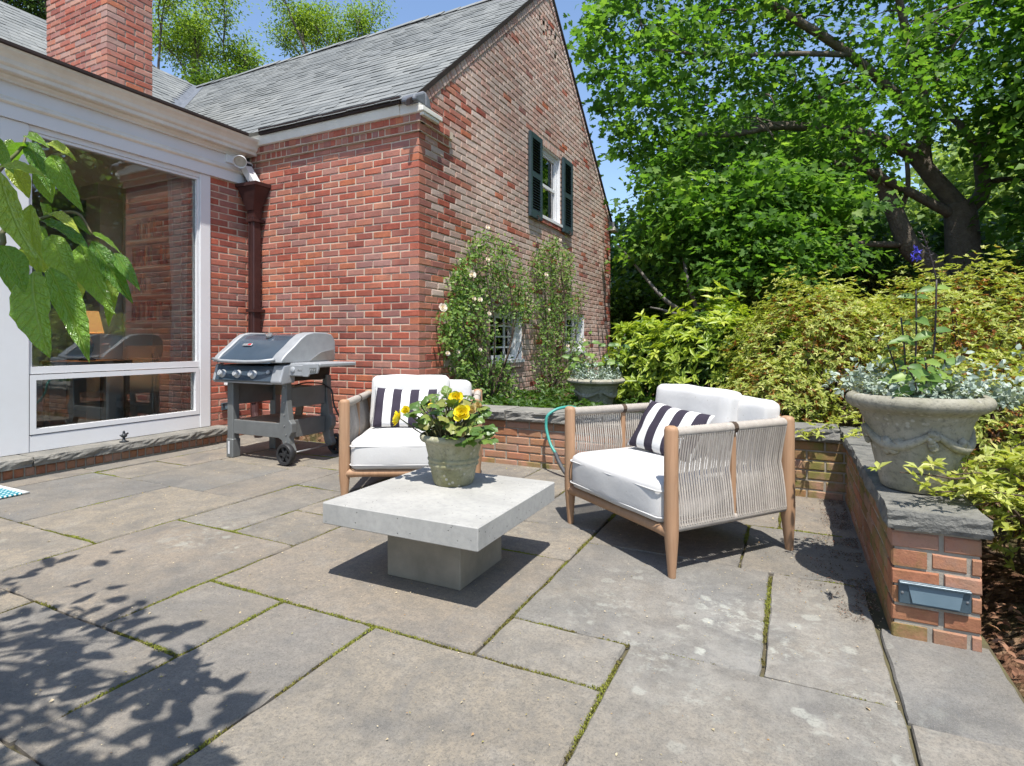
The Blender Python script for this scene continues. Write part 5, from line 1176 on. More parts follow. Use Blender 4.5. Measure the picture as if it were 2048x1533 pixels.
# lid: curved enamel hood between two cast ends
curve = [(yf-.115,.822),(yf-.105,.85),(yf-.06,.885),(yf+.02,.945),(yf+.09,1.005),(yf+.15,1.045),(yf+.22,1.062),(yf+.36,1.060),(yf+.43,1.045),(yf+.47,.99),(yf+.475,.90),(yf+.46,.822)]
m = MB(); m.prism([(y,z-.006) for y,z in curve], xl-.055, xr-.085, 'x'); lid = gp(m, 'lid', 'glid', smooth=35)
ends = []
for x0, x1 in ((xl-.115,xl-.05),(xr-.09,xr+.035)):
    m = MB(); m.prism([(y-.004 if i < 6 else y+.006, z+.010 if 1 < i < 10 else z) for i,(y,z) in enumerate(curve)], x0, x1, 'x'); m.build('lid_end', MAT['gcast'], lid, smooth=35, bevel=.008)
m = MB(); m.prism([(yf+.18,.835),(yf+.30,.90),(yf+.45,.925),(yf+.47,.835)], xr+.034, xr+.042, 'x'); m.build('lid_end_recess', MAT['gsteel'], lid)
m = MB(); m.tube([(xl-.09,yf-.128,.848),(xl+.05,yf-.150,.832),(0,yf-.158,.828),(xr-.18,yf-.150,.832),(xr-.03,yf-.128,.848)], [.013,.014,.0145,.014,.013], 10); m.build('handle', MAT['gcast'], lid, smooth=True)
m = MB(); Mg = Matrix.Translation((-.05,yf+.135,1.040)) @ Matrix.Rotation(R(38),4,'X'); m.lathe([(0,.018),(.026,.018),(.030,.012),(.030,0)], 20, M=Mg, closed=True); m.build('thermometer', MAT['gsteel'], lid, smooth=40)
m = MB(); Mb = Matrix.Translation((-.205,yf+.040,.964)) @ Matrix.Rotation(R(40),4,'X'); m.cbox(-.055,.055,-.015,.015,.0,.007,.002,Mb); bd = m.build('badge', MAT['badge'], lid)
m = MB(); m.box(.012,.05,-.010,.010,.0072,.0078,Mb); m.build('badge_red', MAT['badgered'], bd)
# side shelves
m = MB(); m.cbox(xr+.015,xr+.285,yf-.02,yf+.40,.805,.822,.006); m.cbox(xr+.28,xr+.345,yf-.02,yf+.40,.79,.823,.008); sh = gp(m, 'side_shelf', 'gcast')
m = MB(); m.cbox(xr+.02,xr+.20,yf-.028,yf-.01,.715,.81,.006); m.prism([(xr+.18,.812),(xr+.345,.820),(xr+.345,.775),(xr+.335,.745),(xr+.30,.74),(xr+.25,.735),(xr+.235,.715),(xr+.18,.715)], yf-.036, yf-.020, 'y'); m.build('shelf_front', MAT['gcast'], sh, bevel=.004)
m = MB(); m.prism([(xr+.255,.787),(xr+.328,.791),(xr+.326,.752),(xr+.26,.746)], yf-.0385, yf-.036, 'y'); m.build('hook_slot', MAT['gframe'], sh)
m = MB()
for i in range(3): m.tube([(xr+.27+i*.022,yf-.046,.752),(xr+.27+i*.022,yf-.046,.768),(xr+.27+i*.022,yf-.038,.772)], .003, 6)
m.build('tool_hooks', MAT['gsteel'], sh)
m = MB(); m.lathe([(0,0),(.024,0),(.024,.006),(.018,.010),(0,.010)], 18, M=Matrix.Translation((xr+.065,yf-.028,.768)) @ Matrix.Rotation(R(90),4,'X'), closed=True); m.build('igniter_button', MAT['knob'], sh, smooth=40)
m = MB(); m.box(xr+.115,xr+.165,yf-.0305,yf-.0285,.762,.772); m.build('nameplate', MAT['badge'], sh)
m = MB(); m.cbox(xl-.20,xl-.06,yf+.02,yf+.10,.70,.775,.006); gp(m, 'folded_shelf', 'gcast')
m = MB(); m.tube(sm([(xr-.12,yb-.05,.60),(xr+.03,yb-.02,.58),(xr+.06,yb+.0,.42),(xr+.12,yb+.10,.22),(xr+.32,yb+.24,.02),(xr+.45,yb+.32,.012)]), .008, 8); gp(m, 'gas_hose', 'rubberhose', smooth=True)
m = MB(); m.tube(sm([(xr-.05,yf+.1,.63),(xr-.02,yf+.2,.645),(xr-.01,yf+.35,.63),(xr-.0,yb-.03,.60)]), .006, 6); gp(m, 'gas_line', 'gdark', smooth=True)

# ================================================================== ROOM BEHIND THE GLASS
MAT['roomwall'] = plain('grey_plaster', (.60,.63,.64), (.55,.58,.59), 3, .8, var=0); MAT['roomfloor'] = woodmat('oak_floor', (.20,.12,.07), (.13,.075,.045), (1,.08,1)); MAT['cabinet'] = painted('grey_cabinet_paint', (.74,.76,.76), .04)
m = MB(); m.box(-8.6,XL-.11,.3,4.18,.02,.10); m.build('room_floor', MAT['roomfloor'], house, rel=True)
m = MB(); m.box(-8.6,XL-.06,-1.5,4.2,2.72,2.80); m.box(-8.66,-8.6,-1.5,4.2,0,2.75); m.box(-8.6,XL-.03,4.16,4.20,.05,2.75); m.box(-8.6,XL-.1,-1.5,-1.45,.05,2.75); m.build('room_walls', MAT['roomwall'], house, rel=True)
m = MB(); m.box(-7.08,-6.82,3.62,3.92,.1,2.72); m.box(-7.12,-6.78,3.58,3.94,2.58,2.72); m.build('room_column', MAT['white'], house, rel=True)
bk = thing('bookcase', 'built-in white bookcase full of books behind the picture window', 'bookcase', (-6.15,3.98,.10))
m = MB(); 
for x in (-.60,.58): m.box(x,x+.03,-.16,.17,0,2.45)
m.box(-.57,.58,.15,.165,0,2.45); m.box(-.60,.61,-.16,.17,2.45,2.55); m.build('case', MAT['cabinet'], bk)
for z in (.82,1.10,1.40,1.70,2.0,2.28): m = MB(); m.box(-.57,.58,-.15,.15,z,z+.025); m.build('shelf', MAT['cabinet'], bk)
m = MB(); m.box(-.57,.0,-.165,-.145,.05,.82); m.box(.01,.58,-.165,-.145,.05,.82); m.build('cabinet_door', MAT['cabinet'], bk)
m = MB(); frame = [(-.52,-.05),(.06,.53)]
for a,b in frame: m.box(a,a+.02,-.172,-.166,.12,.76); m.box(b-.02,b,-.172,-.166,.12,.76); m.box(a,b,-.172,-.166,.12,.14); m.box(a,b,-.172,-.166,.74,.76)
m.build('door_moulding', MAT['cabinet'], bk)
bookc = [(.42,.12,.08),(.16,.18,.24),(.60,.54,.44),(.28,.16,.10),(.42,.38,.32),(.16,.24,.17),(.68,.65,.60)]
bmat = [plain('book_cloth', c, None, 10, .7, var=.1) for c in bookc]; r = random.Random(12); bme = {}
for z in (1.125,1.425,1.725,2.025):
    x = -.54
    while x < .50:
        if r.random() < .12: x += .12; continue
        w_, h_ = r.uniform(.022,.05), r.uniform(.17,.235); m = MB(); m.box(-w_/2,w_/2,-.09,.09,0,h_)
        o = m.build('book', r.choice(bmat)); o.location = (-6.15+x+w_/2, 3.98+r.uniform(-.03,.02), .10+z); x += w_+.002
        tag(o, 'book standing in the bookcase behind the picture window', 'book', 'books in the bookcase')
lp = thing('table_lamp', 'lit table lamp with an amber shade seen through the window', 'lamp', (-6.40,3.28,.10))
MAT['shade'] = plain('amber_shade', (.70,.42,.22), (.6,.36,.2), 10, .8, var=0); _s = MAT['shade'].node_tree.nodes['Principled BSDF']; _s.inputs['Emission Color'].default_value = (1,.45,.16,1); _s.inputs['Emission Strength'].default_value = .45
m = MB(); m.lathe([(0,.70),(.07,.70),(.075,.71),(.02,.74),(.05,.80),(.06,.86),(.03,.92),(.012,.95),(.012,1.06)], 20, closed=True); m.build('base', MAT['iron'], lp, smooth=True)
m = MB(); m.lathe([(.14,.98),(.095,1.20),(.093,1.20),(.138,.98)], 28, closed=True); m.build('shade', MAT['shade'], lp, smooth=True)
bl = bpy.data.lights.new('lamp_bulb', 'POINT'); bl.energy = 4; bl.color = (1,.6,.3); bl.shadow_soft_size = .04; blo = bpy.data.objects.new('lamp_bulb', bl); COL.objects.link(blo); blo.parent = lp; blo.location = (0,0,1.09)
st = thing('side_table', 'dark side table under the lamp behind the glass', 'table', (-6.40,3.28,.10))
m = MB(); m.cbox(-.25,.25,-.30,.30,.67,.70,.004); m.build('table_top', MAT['teak_grey'], st)
for sx_ in (-1,1):
    for sy_ in (-1,1): m = MB(); m.box(sx_*.21-.02,sx_*.21+.02,sy_*.26-.02,sy_*.26+.02,0,.67); m.build('leg', MAT['teak_grey'], st)
cu = thing('window_curtain', 'pale curtain gathered at the right jamb inside the picture window', 'curtain', (-5.42,3.60,.12))
m = MB(); pts = [(.03*math.sin(i*1.9),-.11+.016*i) for i in range(18)]
for zz0, zz1, k0, k1 in ((.02,1.2,1.1,.75),(1.2,2.5,.75,1.15)):
    for p, q in zip(pts[:-1], pts[1:]): m.add([(p[0],p[1]*k0,zz0),(q[0],q[1]*k0,zz0),(q[0],q[1]*k1,zz1),(p[0],p[1]*k1,zz1)], [(0,1,2,3)])
m.build('folds', MAT['curtain'], cu, smooth=True)
m = MB(); m.tube([(.0,-.5,2.52),(.0,.4,2.52)], .012, 8); m.build('rod', MAT['iron'], cu, smooth=True)
# ================================================================== SHRUBS
MAT['azalea'] = leafmat('azalea_leaf', [(0,(.30,.11,.035)),(.16,(.44,.20,.06)),(.27,(.32,.28,.06)),(.45,(.28,.34,.065)),(.72,(.44,.48,.11)),(1,(.62,.60,.24))], .40, .45, .30)
MAT['pieris'] = leafmat('yellow_green_leaf', [(0,(.11,.19,.03)),(.35,(.24,.34,.04)),(.7,(.40,.48,.06)),(1,(.52,.57,.11))], .40, .40, .35)
MAT['darkleaf'] = leafmat('dark_green_leaf', [(0,(.035,.080,.020)),(.5,(.07,.14,.032)),(1,(.12,.21,.05))], .45, .45, .3)
def sph(n):
    d = unit(rng.normal(size=(n,3))); d[:,2] = np.where(d[:,2] < -.25, -d[:,2], d[:,2]); return d
def lump(d, sc, amp, seed): return 1+amp*np.array([mnoise.noise(Vector(q)*sc+Vector((seed,0,0))) for q in d])
def rosettes(C, Nrm, k, L, W, spread, lift):
    """k leaves fanned round every tip"""
    n = len(C); P = np.repeat(C, k, 0); N = np.repeat(Nrm, k, 0); T1 = unit(np.cross(N, rdir(n*k))); 
    A = unit(T1*spread+N*lift+rng.normal(0,.18,P.shape)); Lf = rng.uniform(.55,1.3,n*k)*L
    return P, A, unit(N+rng.normal(0,.25,P.shape)), Lf, Lf*W
def mound(t, c, r, n, k, L, W, mat, seed, name='foliage', spread=1.0, lift=.45, tone=lambda d, q: q, amp=.22, sc=2.6, inner=.10):
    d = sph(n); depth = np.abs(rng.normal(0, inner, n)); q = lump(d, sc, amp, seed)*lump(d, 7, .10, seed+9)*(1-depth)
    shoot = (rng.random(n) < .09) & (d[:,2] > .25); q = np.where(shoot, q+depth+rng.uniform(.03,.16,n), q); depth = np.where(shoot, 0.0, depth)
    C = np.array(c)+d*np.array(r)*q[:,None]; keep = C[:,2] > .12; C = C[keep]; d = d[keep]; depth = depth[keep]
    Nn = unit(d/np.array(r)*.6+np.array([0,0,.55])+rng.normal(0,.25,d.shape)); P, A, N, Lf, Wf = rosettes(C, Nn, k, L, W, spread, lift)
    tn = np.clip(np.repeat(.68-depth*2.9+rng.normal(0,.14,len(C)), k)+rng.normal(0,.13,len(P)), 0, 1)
    return leaf_obj(name, P, A, N, Lf, Wf, MAT[mat], t, LEAF2, tone=tn)
def twigs(t, base, c, r, n, seed, mat='twig', rad=.010):
    rr = random.Random(seed); m = MB(); w0 = wpos(t)
    for i in range(n):
        a = rr.uniform(0,6.28); ph = rr.uniform(.1,1.3); e = Vector(c)+Vector((math.cos(a)*math.cos(ph)*r[0],math.sin(a)*math.cos(ph)*r[1],math.sin(ph)*r[2]))*.92; b = Vector(base)+Vector((rr.uniform(-.1,.1),rr.uniform(-.1,.1),0)); mid = (b+e)*.5+Vector((rr.uniform(-.12,.12),rr.uniform(-.12,.12),rr.uniform(-.1,.05))); p = sm([b,mid,e],4)
        m.tube([q-w0 for q in p], [rad*(1-.75*i_/(len(p)-1)) for i_ in range(len(p))], 5, cap=False)
    return m.build('branches', MAT[mat], t, smooth=True)
AZ = [((.22,5.35,.62),(.72,.72,.80),2300,'azalea with orange-brown tips in the middle of the bed, left of the salvia stems'),
      ((1.28,5.10,.66),(.85,.75,.80),2600,'tall azalea behind the large planter, right of the salvia stems'),
      ((.82,6.25,.60),(.95,.8,.86),1700,'azalea at the back of the bed in front of the maple trunk'),
      ((-.12,4.78,.40),(.42,.34,.42),900,'low azalea just behind the back coping beside the right chair'),
      ((.98,4.30,.40),(.50,.50,.52),1300,'azalea close behind the large planter rim'),
      ((2.45,5.9,.65),(.9,.9,.85),1200,'azalea at the far right edge of the bed'),
      ((1.02,3.00,.22),(.40,.55,.34),1000,'low azalea leaning over the pillar at the right edge')]
for i, (c, r, n, lab) in enumerate(AZ):
    t = thing('azalea_shrub', lab, 'shrub', (c[0], c[1], .28 if c[1] > 4 else .12), 0, 'azaleas in the raised bed')
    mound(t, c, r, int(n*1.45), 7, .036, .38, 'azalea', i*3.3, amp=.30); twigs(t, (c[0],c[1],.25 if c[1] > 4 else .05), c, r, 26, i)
# sprays of azalea reaching over the coping and the pillar
def spray(t, pts, n, L=.045, seed=0):
    P = np.array([tuple(p) for p in sm(pts, 6)]); w0 = wpos(t); m = MB(); m.tube([Vector(p)-w0 for p in P], list(np.linspace(.006,.002,len(P))), 5); m.build('branch', MAT['twig'], t, smooth=True)
    idx = rng.integers(len(P)//4, len(P), n); C = P[idx]+rng.normal(0,.035,(n,3))*np.array([1,1,.6]); N = unit(np.array([0,0,1.0])+rng.normal(0,.35,(n,3))); Q, A, N2, Lf, Wf = rosettes(C, N, 7, L, .36, 1.0, .3)
    leaf_obj('spray_leaves', Q, A, N2, Lf, Wf, MAT['azalea'], t, LEAF2, tone=np.clip(.75+rng.normal(0,.15,len(Q)),0,1))
t = thing('azalea_shrub', 'sprawling azalea sprays hanging across the right end of the pillar coping', 'shrub', (1.0,2.75,.05), 0, 'azaleas in the raised bed')
spray(t, [(1.0,2.75,.05),(.86,2.70,.38),(.68,2.52,.47),(.53,2.42,.475)], 26); spray(t, [(1.0,2.75,.05),(.92,2.62,.33),(.78,2.48,.43),(.68,2.36,.42)], 26); spray(t, [(1.0,2.75,.05),(.98,2.75,.42),(.80,2.72,.55),(.66,2.66,.56)], 22); spray(t, [(1.0,2.75,.05),(1.0,2.5,.33),(.86,2.38,.40),(.76,2.30,.36)], 22); spray(t, [(1.0,2.75,.05),(1.1,2.6,.4),(.95,2.45,.52),(.80,2.42,.52)], 20); spray(t, [(1.0,2.75,.05),(.95,2.55,.1),(.82,2.42,.12),(.76,2.36,.1)], 10)
for (u0_,v0_,d0_,u1_,v1_,d1_) in ((1990,985,2.0,1800,945,1.93),(2000,1000,2.05,1870,985,1.95),(2040,960,2.1,1900,950,2.0),(2060,1010,2.05,1930,1015,1.95),(2070,930,2.2,1960,925,2.1),(2090,1040,2.05,1990,1040,1.98),(2080,980,2.2,2000,965,2.1),(2090,880,2.3,2010,905,2.2)):
    spray(t, [(1.0,2.75,.05), at_d(u0_,v0_,d0_), (at_d(u0_,v0_,d0_)+at_d(u1_,v1_,d1_))/2+np.array([0,0,.015]), at_d(u1_,v1_,d1_)], 15, .042)
t = thing('azalea_shrub', 'small azalea sprig spilling over the back coping beside the planter', 'shrub', (.35,4.45,.30), 0, 'azaleas in the raised bed')
spray(t, [(.40,4.55,.30),(.36,4.40,.50),(.22,4.12,.47),(.10,4.02,.40)], 30, .04); spray(t, [(.40,4.55,.30),(.42,4.3,.52),(.40,4.1,.44),(.34,3.9,.42)], 22, .04)
# the two yellow-green evergreen shrubs
for i, (c, r, n, lab) in enumerate((((-.72,6.15,.62),(.62,.62,.76),620,'yellow-green broadleaf shrub behind the right chair back'),((-1.36,6.35,.55),(.55,.55,.66),520,'yellow-green broadleaf shrub right of the second planter'),((-.15,6.0,.50),(.5,.5,.60),380,'yellow-green broadleaf shrub next to the orange-tipped azaleas'))):
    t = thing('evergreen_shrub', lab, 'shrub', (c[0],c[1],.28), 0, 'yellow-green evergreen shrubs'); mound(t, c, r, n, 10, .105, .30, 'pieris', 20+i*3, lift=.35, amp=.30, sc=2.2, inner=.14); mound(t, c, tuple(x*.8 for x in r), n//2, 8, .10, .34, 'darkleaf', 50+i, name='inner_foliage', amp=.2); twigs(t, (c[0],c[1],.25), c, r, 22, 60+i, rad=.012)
# small ground plants beside the pillar
for i, (x, y) in enumerate(((.80,2.05),(.92,2.30),(.72,1.80))):
    t = thing('ground_plant', ['small green seedling plant in the mulch below the pillar','low leafy plant in the mulch under the azalea sprays','small leafy plant at the slab edge, bottom right corner'][i], 'plant', (x,y,-.02)); mound(t, (x,y,.0), (.13,.13,.16), 60, 6, .045, .4, 'darkleaf', 80+i); twigs(t,(x,y,-.02),(x,y,.02),(.1,.1,.12),8,i,rad=.003)
n = 900; C = np.stack([rng.uniform(.62,1.5,n), rng.uniform(1.2,2.9,n), np.zeros(n)],1); C[:,2] = [soil_h(a,b)+.012 for a,b in C[:,:2]]; A = unit(np.stack([rng.normal(size=n),rng.normal(size=n),rng.normal(0,.3,n)],1)); MAT['bedlitter'] = leafmat('brown_fallen_leaf', [(0,(.10,.05,.03)),(.5,(.22,.11,.07)),(1,(.36,.20,.13))], .15, .9, .1)
tag(leaf_obj('bed_litter', C, A, np.tile([0,0,1.0],(n,1))+rng.normal(0,.5,(n,3)), rng.uniform(.02,.05,n), rng.uniform(.012,.025,n), MAT['bedlitter'], None, LEAF6), 'brown fallen leaves on the mulch beside the pillar', 'leaf litter', kind='stuff')

# low leafy ground cover in the bed behind the back run of the wall
n = 2600; C = np.stack([rng.uniform(-2.95,.2,n), 4.42+rng.gamma(1.5,.75,n), np.zeros(n)],1); C = C[C[:,1] < 9.5]; n = len(C); C[:,2] = [soil_h(a,b)+.02+.10*max(0,.4+mnoise.noise(Vector((a*3,b*3,2)))) for a,b in C[:,:2]]
P, A, N, Lf, Wf = rosettes(C, unit(np.array([0,0,1.0])+rng.normal(0,.3,(n,3))), 6, .06, .45, 1.0, .4); tag(leaf_obj('ground_cover', P, A, N, Lf, Wf, MAT['darkleaf'], None, LEAF2), 'low green ground cover in the bed behind the brick wall', 'ground cover', kind='stuff')

# ================================================================== CLIMBING ROSES
MAT['roseleaf'] = leafmat('rose_leaf', [(0,(.07,.15,.035)),(.4,(.14,.24,.055)),(.8,(.23,.34,.085)),(1,(.33,.41,.13))], .42, .4, .3); MAT['rosepetal'] = leafmat('pale_pink_petal', [(0,(.80,.66,.60)),(1,(.84,.76,.72))], .3, .6, .2, attr=False)
def inpoly(u, v, P):
    c = np.zeros(len(u), bool); j = len(P)-1
    for i in range(len(P)):
        (xi,yi),(xj,yj) = P[i],P[j]; c ^= ((yi > v) != (yj > v)) & (u < (xj-xi)*(v-yi)/(yj-yi+1e-9)+xi); j = i
    return c
def sample_poly(P, n):
    P = np.array(P, float); lo, hi = P.min(0), P.max(0); out = np.zeros((0,2))
    while len(out) < n:
        q = rng.uniform(lo, hi, (n*2,2)); out = np.concatenate([out, q[inpoly(q[:,0], q[:,1], P)]])
    return out[:n]
def rose(label, polys, base, canes, blooms, nleaf, seed):
    t = thing('climbing_rose', label, 'rose', base, 0, 'climbing roses on the gable'); w0 = wpos(t); m = MB(); rr = random.Random(seed)
    for (u,v) in canes:
        e = Vector(on_x(u, v, XG+.10)); b = Vector(base)+Vector((0,rr.uniform(-.12,.12),0)); mid = (b+e)*.5+Vector((rr.uniform(0,.14),rr.uniform(-.18,.18),0)); p = sm([b,mid,e],5); m.tube([q-w0 for q in p], list(np.linspace(.010,.004,len(p))), 6)
        for k in range(5):
            q = p[rr.randrange(3,len(p))]; d = Vector((rr.uniform(.02,.2),rr.uniform(-.35,.35),rr.uniform(-.1,.35))); m.tube([q-w0, q+d*.5-w0+Vector((0,0,.03)), q+d-w0], [.004,.003,.0015], 5)
    m.build('canes', MAT['twig'], t, smooth=True)
    C = []; 
    for P, share, th in polys:
        q = sample_poly(P, int(nleaf*share/4)); off = XG+.03+rng.gamma(1.6,.055,len(q))*th; C.append(np.array([on_x(u, v, x) for (u,v),x in zip(q,off)]))
    C = np.concatenate(C); dens = np.array([mnoise.noise(Vector(p)*4.5+Vector((seed,0,0))) for p in C]); C = C[dens > -.10]; n = len(C)
    P = np.repeat(C,5,0)+rng.normal(0,.045,(n*5,3)); P[:,0] = np.maximum(P[:,0], XG+.02); A = rdir(n*5)+np.array([.4,0,-.1]); N = unit(np.array([.75,-.15,.7])+rng.normal(0,.4,(n*5,3)))
    o = leaf_obj('foliage', P, A, N, rng.uniform(.030,.056,n*5), rng.uniform(.020,.034,n*5), MAT['roseleaf'], t, LEAF2); 
    for (u,v,s) in blooms:
        c = Vector(on_x(u, v, XG+.26))-w0; fz = Vector((.75,-.5,.35)).normalized(); B = orient(fz.orthogonal(), fz); mm = MB(); r2 = random.Random(u)
        for ring_, (n_, tilt, L) in enumerate(((6,.2,1.0),(5,.6,.8),(4,1.0,.55),(3,1.35,.32))):
            for i in range(n_):
                R1 = Matrix.Rotation(2*math.pi*(i+.5*ring_)/n_+r2.uniform(-.2,.2),4,'Z') @ Matrix.Rotation(-tilt,4,'Y'); l = s*L
                mm.add([c+(B @ R1 @ Vector((x*l,y*l,z*l))) for (x,y,z) in ((0,0,0),(.35,-.3,.06),(.4,0,0),(.35,.3,.06),(.85,-.36,.16),(.92,0,.1),(.85,.36,.16))], [(0,1,2),(0,2,3),(1,4,5,2),(2,5,6,3)])
        mm.build('rose_bloom', MAT['rosepetal'], t, smooth=True)
    return t
rose('climbing rose with pale blooms spreading over the lower window nearest the corner', [([(905,560),(945,480),(975,468),(1010,480),(1040,520),(1065,570),(1085,625),(1060,645),(985,640),(930,640),(895,620)],.52,1.0),([(882,640),(900,610),(985,630),(1000,660),(965,720),(985,790),(1025,808),(960,812),(920,760),(890,700)],.34,1.1),([(960,735),(1010,720),(1035,800),(965,812)],.14,1.2)],
     (XG+.14,5.35,.27), [(925,570),(960,490),(1000,480),(1040,560),(1060,620),(900,620),(935,660)], [(885,616,.046),(944,550,.044),(975,456,.028),(960,600,.030),(947,598,.028),(978,628,.026),(895,708,.026),(916,705,.024),(975,520,.028),(960,700,.022),(1030,815,.02)], 6600, 1)
rose('climbing rose with sparse blooms reaching up below the shuttered window', [([(1062,520),(1085,490),(1112,478),(1140,500),(1150,560),(1175,590),(1150,620),(1110,610),(1075,570)],.36,.9),([(1085,600),(1150,610),(1165,680),(1195,720),(1185,790),(1140,812),(1085,805),(1070,740),(1080,660)],.64,1.1)],
     (XG+.16,7.1,.27), [(1085,510),(1112,485),(1140,520),(1165,600),(1100,600),(1180,720)], [(1092,550,.032),(1135,692,.034),(1167,680,.034),(1120,480,.022),(1165,640,.026),(1098,620,.02),(1085,790,.02)], 5800, 4)

# ================================================================== TREES
MAT['mapleleaf'] = leafmat('maple_leaf', [(0,(.06,.14,.028)),(.45,(.11,.23,.042)),(.8,(.18,.32,.06)),(1,(.27,.40,.09))], .58, .5, .22); MAT['limeleaf'] = leafmat('bright_green_leaf', [(0,(.06,.12,.02)),(.5,(.11,.19,.03)),(1,(.21,.29,.05))], .45, .45, .35); MAT['locustleaf'] = leafmat('yellow_green_locust_leaf', [(0,(.13,.22,.035)),(.5,(.23,.34,.055)),(1,(.37,.46,.09))], .5, .5, .3); MAT['hazeleaf'] = leafmat('hazed_far_leaf', [(0,(.18,.27,.09)),(.5,(.27,.37,.13)),(1,(.36,.45,.18))], .5, .6, .2)  # the pale far leaves have sunlight and haze put into their colour
def limb(m, pts, r0, r1, w0, n=9): p = sm(pts, 6); m.tube([q-w0 for q in p], list(np.linspace(r0, r1, len(p))), n); return p
def clusters(C, per, sp, th, L, W, mat, t, tpl, name='crown', tone=None, droop=-.25):
    n = len(C); tilt = unit(np.array([0,0,1.0])+rng.normal(0,.28,(n,3))); P = np.repeat(C,per,0); T = np.repeat(tilt,per,0); o = rng.normal(0,1,P.shape); o -= T*(o*T).sum(1,keepdims=True); P = P+o*sp*rng.uniform(.5,1.1,(len(P),1))+T*rng.normal(0,th,(len(P),1))
    A = unit(o)*.8+rng.normal(0,.45,P.shape)+np.array([0,0,droop]); N = unit(T+rng.normal(0,.38,P.shape)); Lf = rng.uniform(.7,1.2,len(P))*L
    tn = np.repeat(rng.normal(.45,.2,n),per)+rng.normal(0,.14,len(P)) if tone is None else tone
    return leaf_obj(name, P, A, N, Lf, Lf*W, MAT[mat], t, tpl, tone=np.clip(tn,0,1))
def px3(P, n, d0, d1): q = sample_poly(P, n); dep = rng.uniform(d0, d1, n); return np.array([at_d(u,v,d) for (u,v),d in zip(q,dep)])
# --- the big maple at the right
mb_ = at_d(1925, 700, 12.0); mbase = (mb_[0], mb_[1], .30)
mp = thing('maple_tree', 'large spreading maple with dark forked trunk behind the azaleas', 'tree', mbase); w0 = wpos(mp); m = MB()
q = lambda u, v, d=12.0: Vector(at_d(u, v, d))
limb(m, [Vector(mbase), q(1928,600), q(1926,520), q(1922,440), q(1915,405)], .36, .27, w0, 14); limb(m, [q(1922,420), q(1868,358), q(1825,310), q(1770,285,11.8), q(1690,262,11.4), q(1560,252,11), q(1470,268,10.8), q(1378,270,10.6)], .20, .04, w0, 10); limb(m, [q(1850,335), q(1846,270), q(1846,190), q(1820,100,11.5), q(1790,-40,11)], .15, .06, w0); limb(m, [q(1925,425), q(1965,385), q(1962,300), q(2000,240), q(2060,180)], .16, .08, w0); limb(m, [q(1962,300), q(1920,250), q(1880,200,12.4), q(1870,60,12.8)], .09, .04, w0); limb(m, [q(1965,385), q(1990,362), q(2060,358)], .07, .05, w0); limb(m, [q(1905,430), q(1820,385,11.8), q(1740,345,11.6), q(1668,325,11.3)], .11, .05, w0)
limb(m, [Vector(mbase)+Vector((-.15,0,.1)), q(1875,555), q(1820,495), q(1783,410), q(1752,350,11.9), q(1700,290,11.8), q(1640,190,11.4)], .27, .06, w0, 12); limb(m, [q(1800,490), q(1700,488,11.8), q(1662,492,11.6)], .07, .03, w0); limb(m, [q(1790,440), q(1815,380), q(1812,300), q(1806,230,12.4)], .06, .03, w0); limb(m, [q(1846,240), q(1700,110,11), q(1560,20,10.4), q(1480,-40,10)], .11, .05, w0); limb(m, [q(1700,110,11), q(1600,108,10.6), q(1450,110,10.2), q(1300,100,10.4)], .06, .02, w0); limb(m, [q(1752,350), q(1690,400,12.3), q(1620,470,12.5)], .04,.015,w0)
for i in range(70):
    a = Vector(px3([(1250,20),(1980,0),(1950,250),(1500,300),(1330,250)],1,10,13)[0]); d = Vector((random.uniform(-1,.3),random.uniform(-.6,.6),random.uniform(-.3,.5))); limb(m, [a, a+d*.5+Vector((0,0,.08)), a+d], .022, .006, w0, 5)
m.build('trunk', MAT['bark'], mp, smooth=True)
CR = [(1270,-500),(1215,-60),(1190,50),(1180,110),(1208,165),(1246,235),(1268,285),(1325,318),(1350,300),(1430,320),(1520,350),(1640,395),(1700,405),(1740,330),(1800,300),(1850,250),(1900,300),(1960,280),(2060,200),(2500,260),(2600,-500)]
def keepable(C, f): 
    dn = np.array([mnoise.noise(Vector(p)*.62)+.6*mnoise.noise(Vector(p)*1.5) for p in C]); return C[dn > f]
C1 = keepable(px3(CR, 1800, 9.8, 14.6), -.13)
clusters(C1, 38, .36, .07, .122, .95, 'mapleleaf', mp, MAPLE)
DR = [(1300,300),(1420,300),(1560,330),(1700,390),(1730,430),(1640,470),(1560,440),(1500,460),(1420,400),(1350,420),(1290,380)]
clusters(keepable(px3(DR, 210, 9.2, 12.0), -.12), 38, .36, .05, .125, .95, 'mapleleaf', mp, MAPLE, name='crown_lower')
edge_ = [(1165,60),(1155,100),(1175,150),(1200,215),(1225,260),(1235,300),(1280,315),(1310,330),(1185,30),(1210,10)]
clusters(np.concatenate([at_d(u+12+random.uniform(-8,14),v,11.5+random.uniform(-1,1))[None] for u,v in edge_ for _ in range(3)]), 30, .22, .08, .14, .95, 'mapleleaf', mp, MAPLE, name='crown_edge')
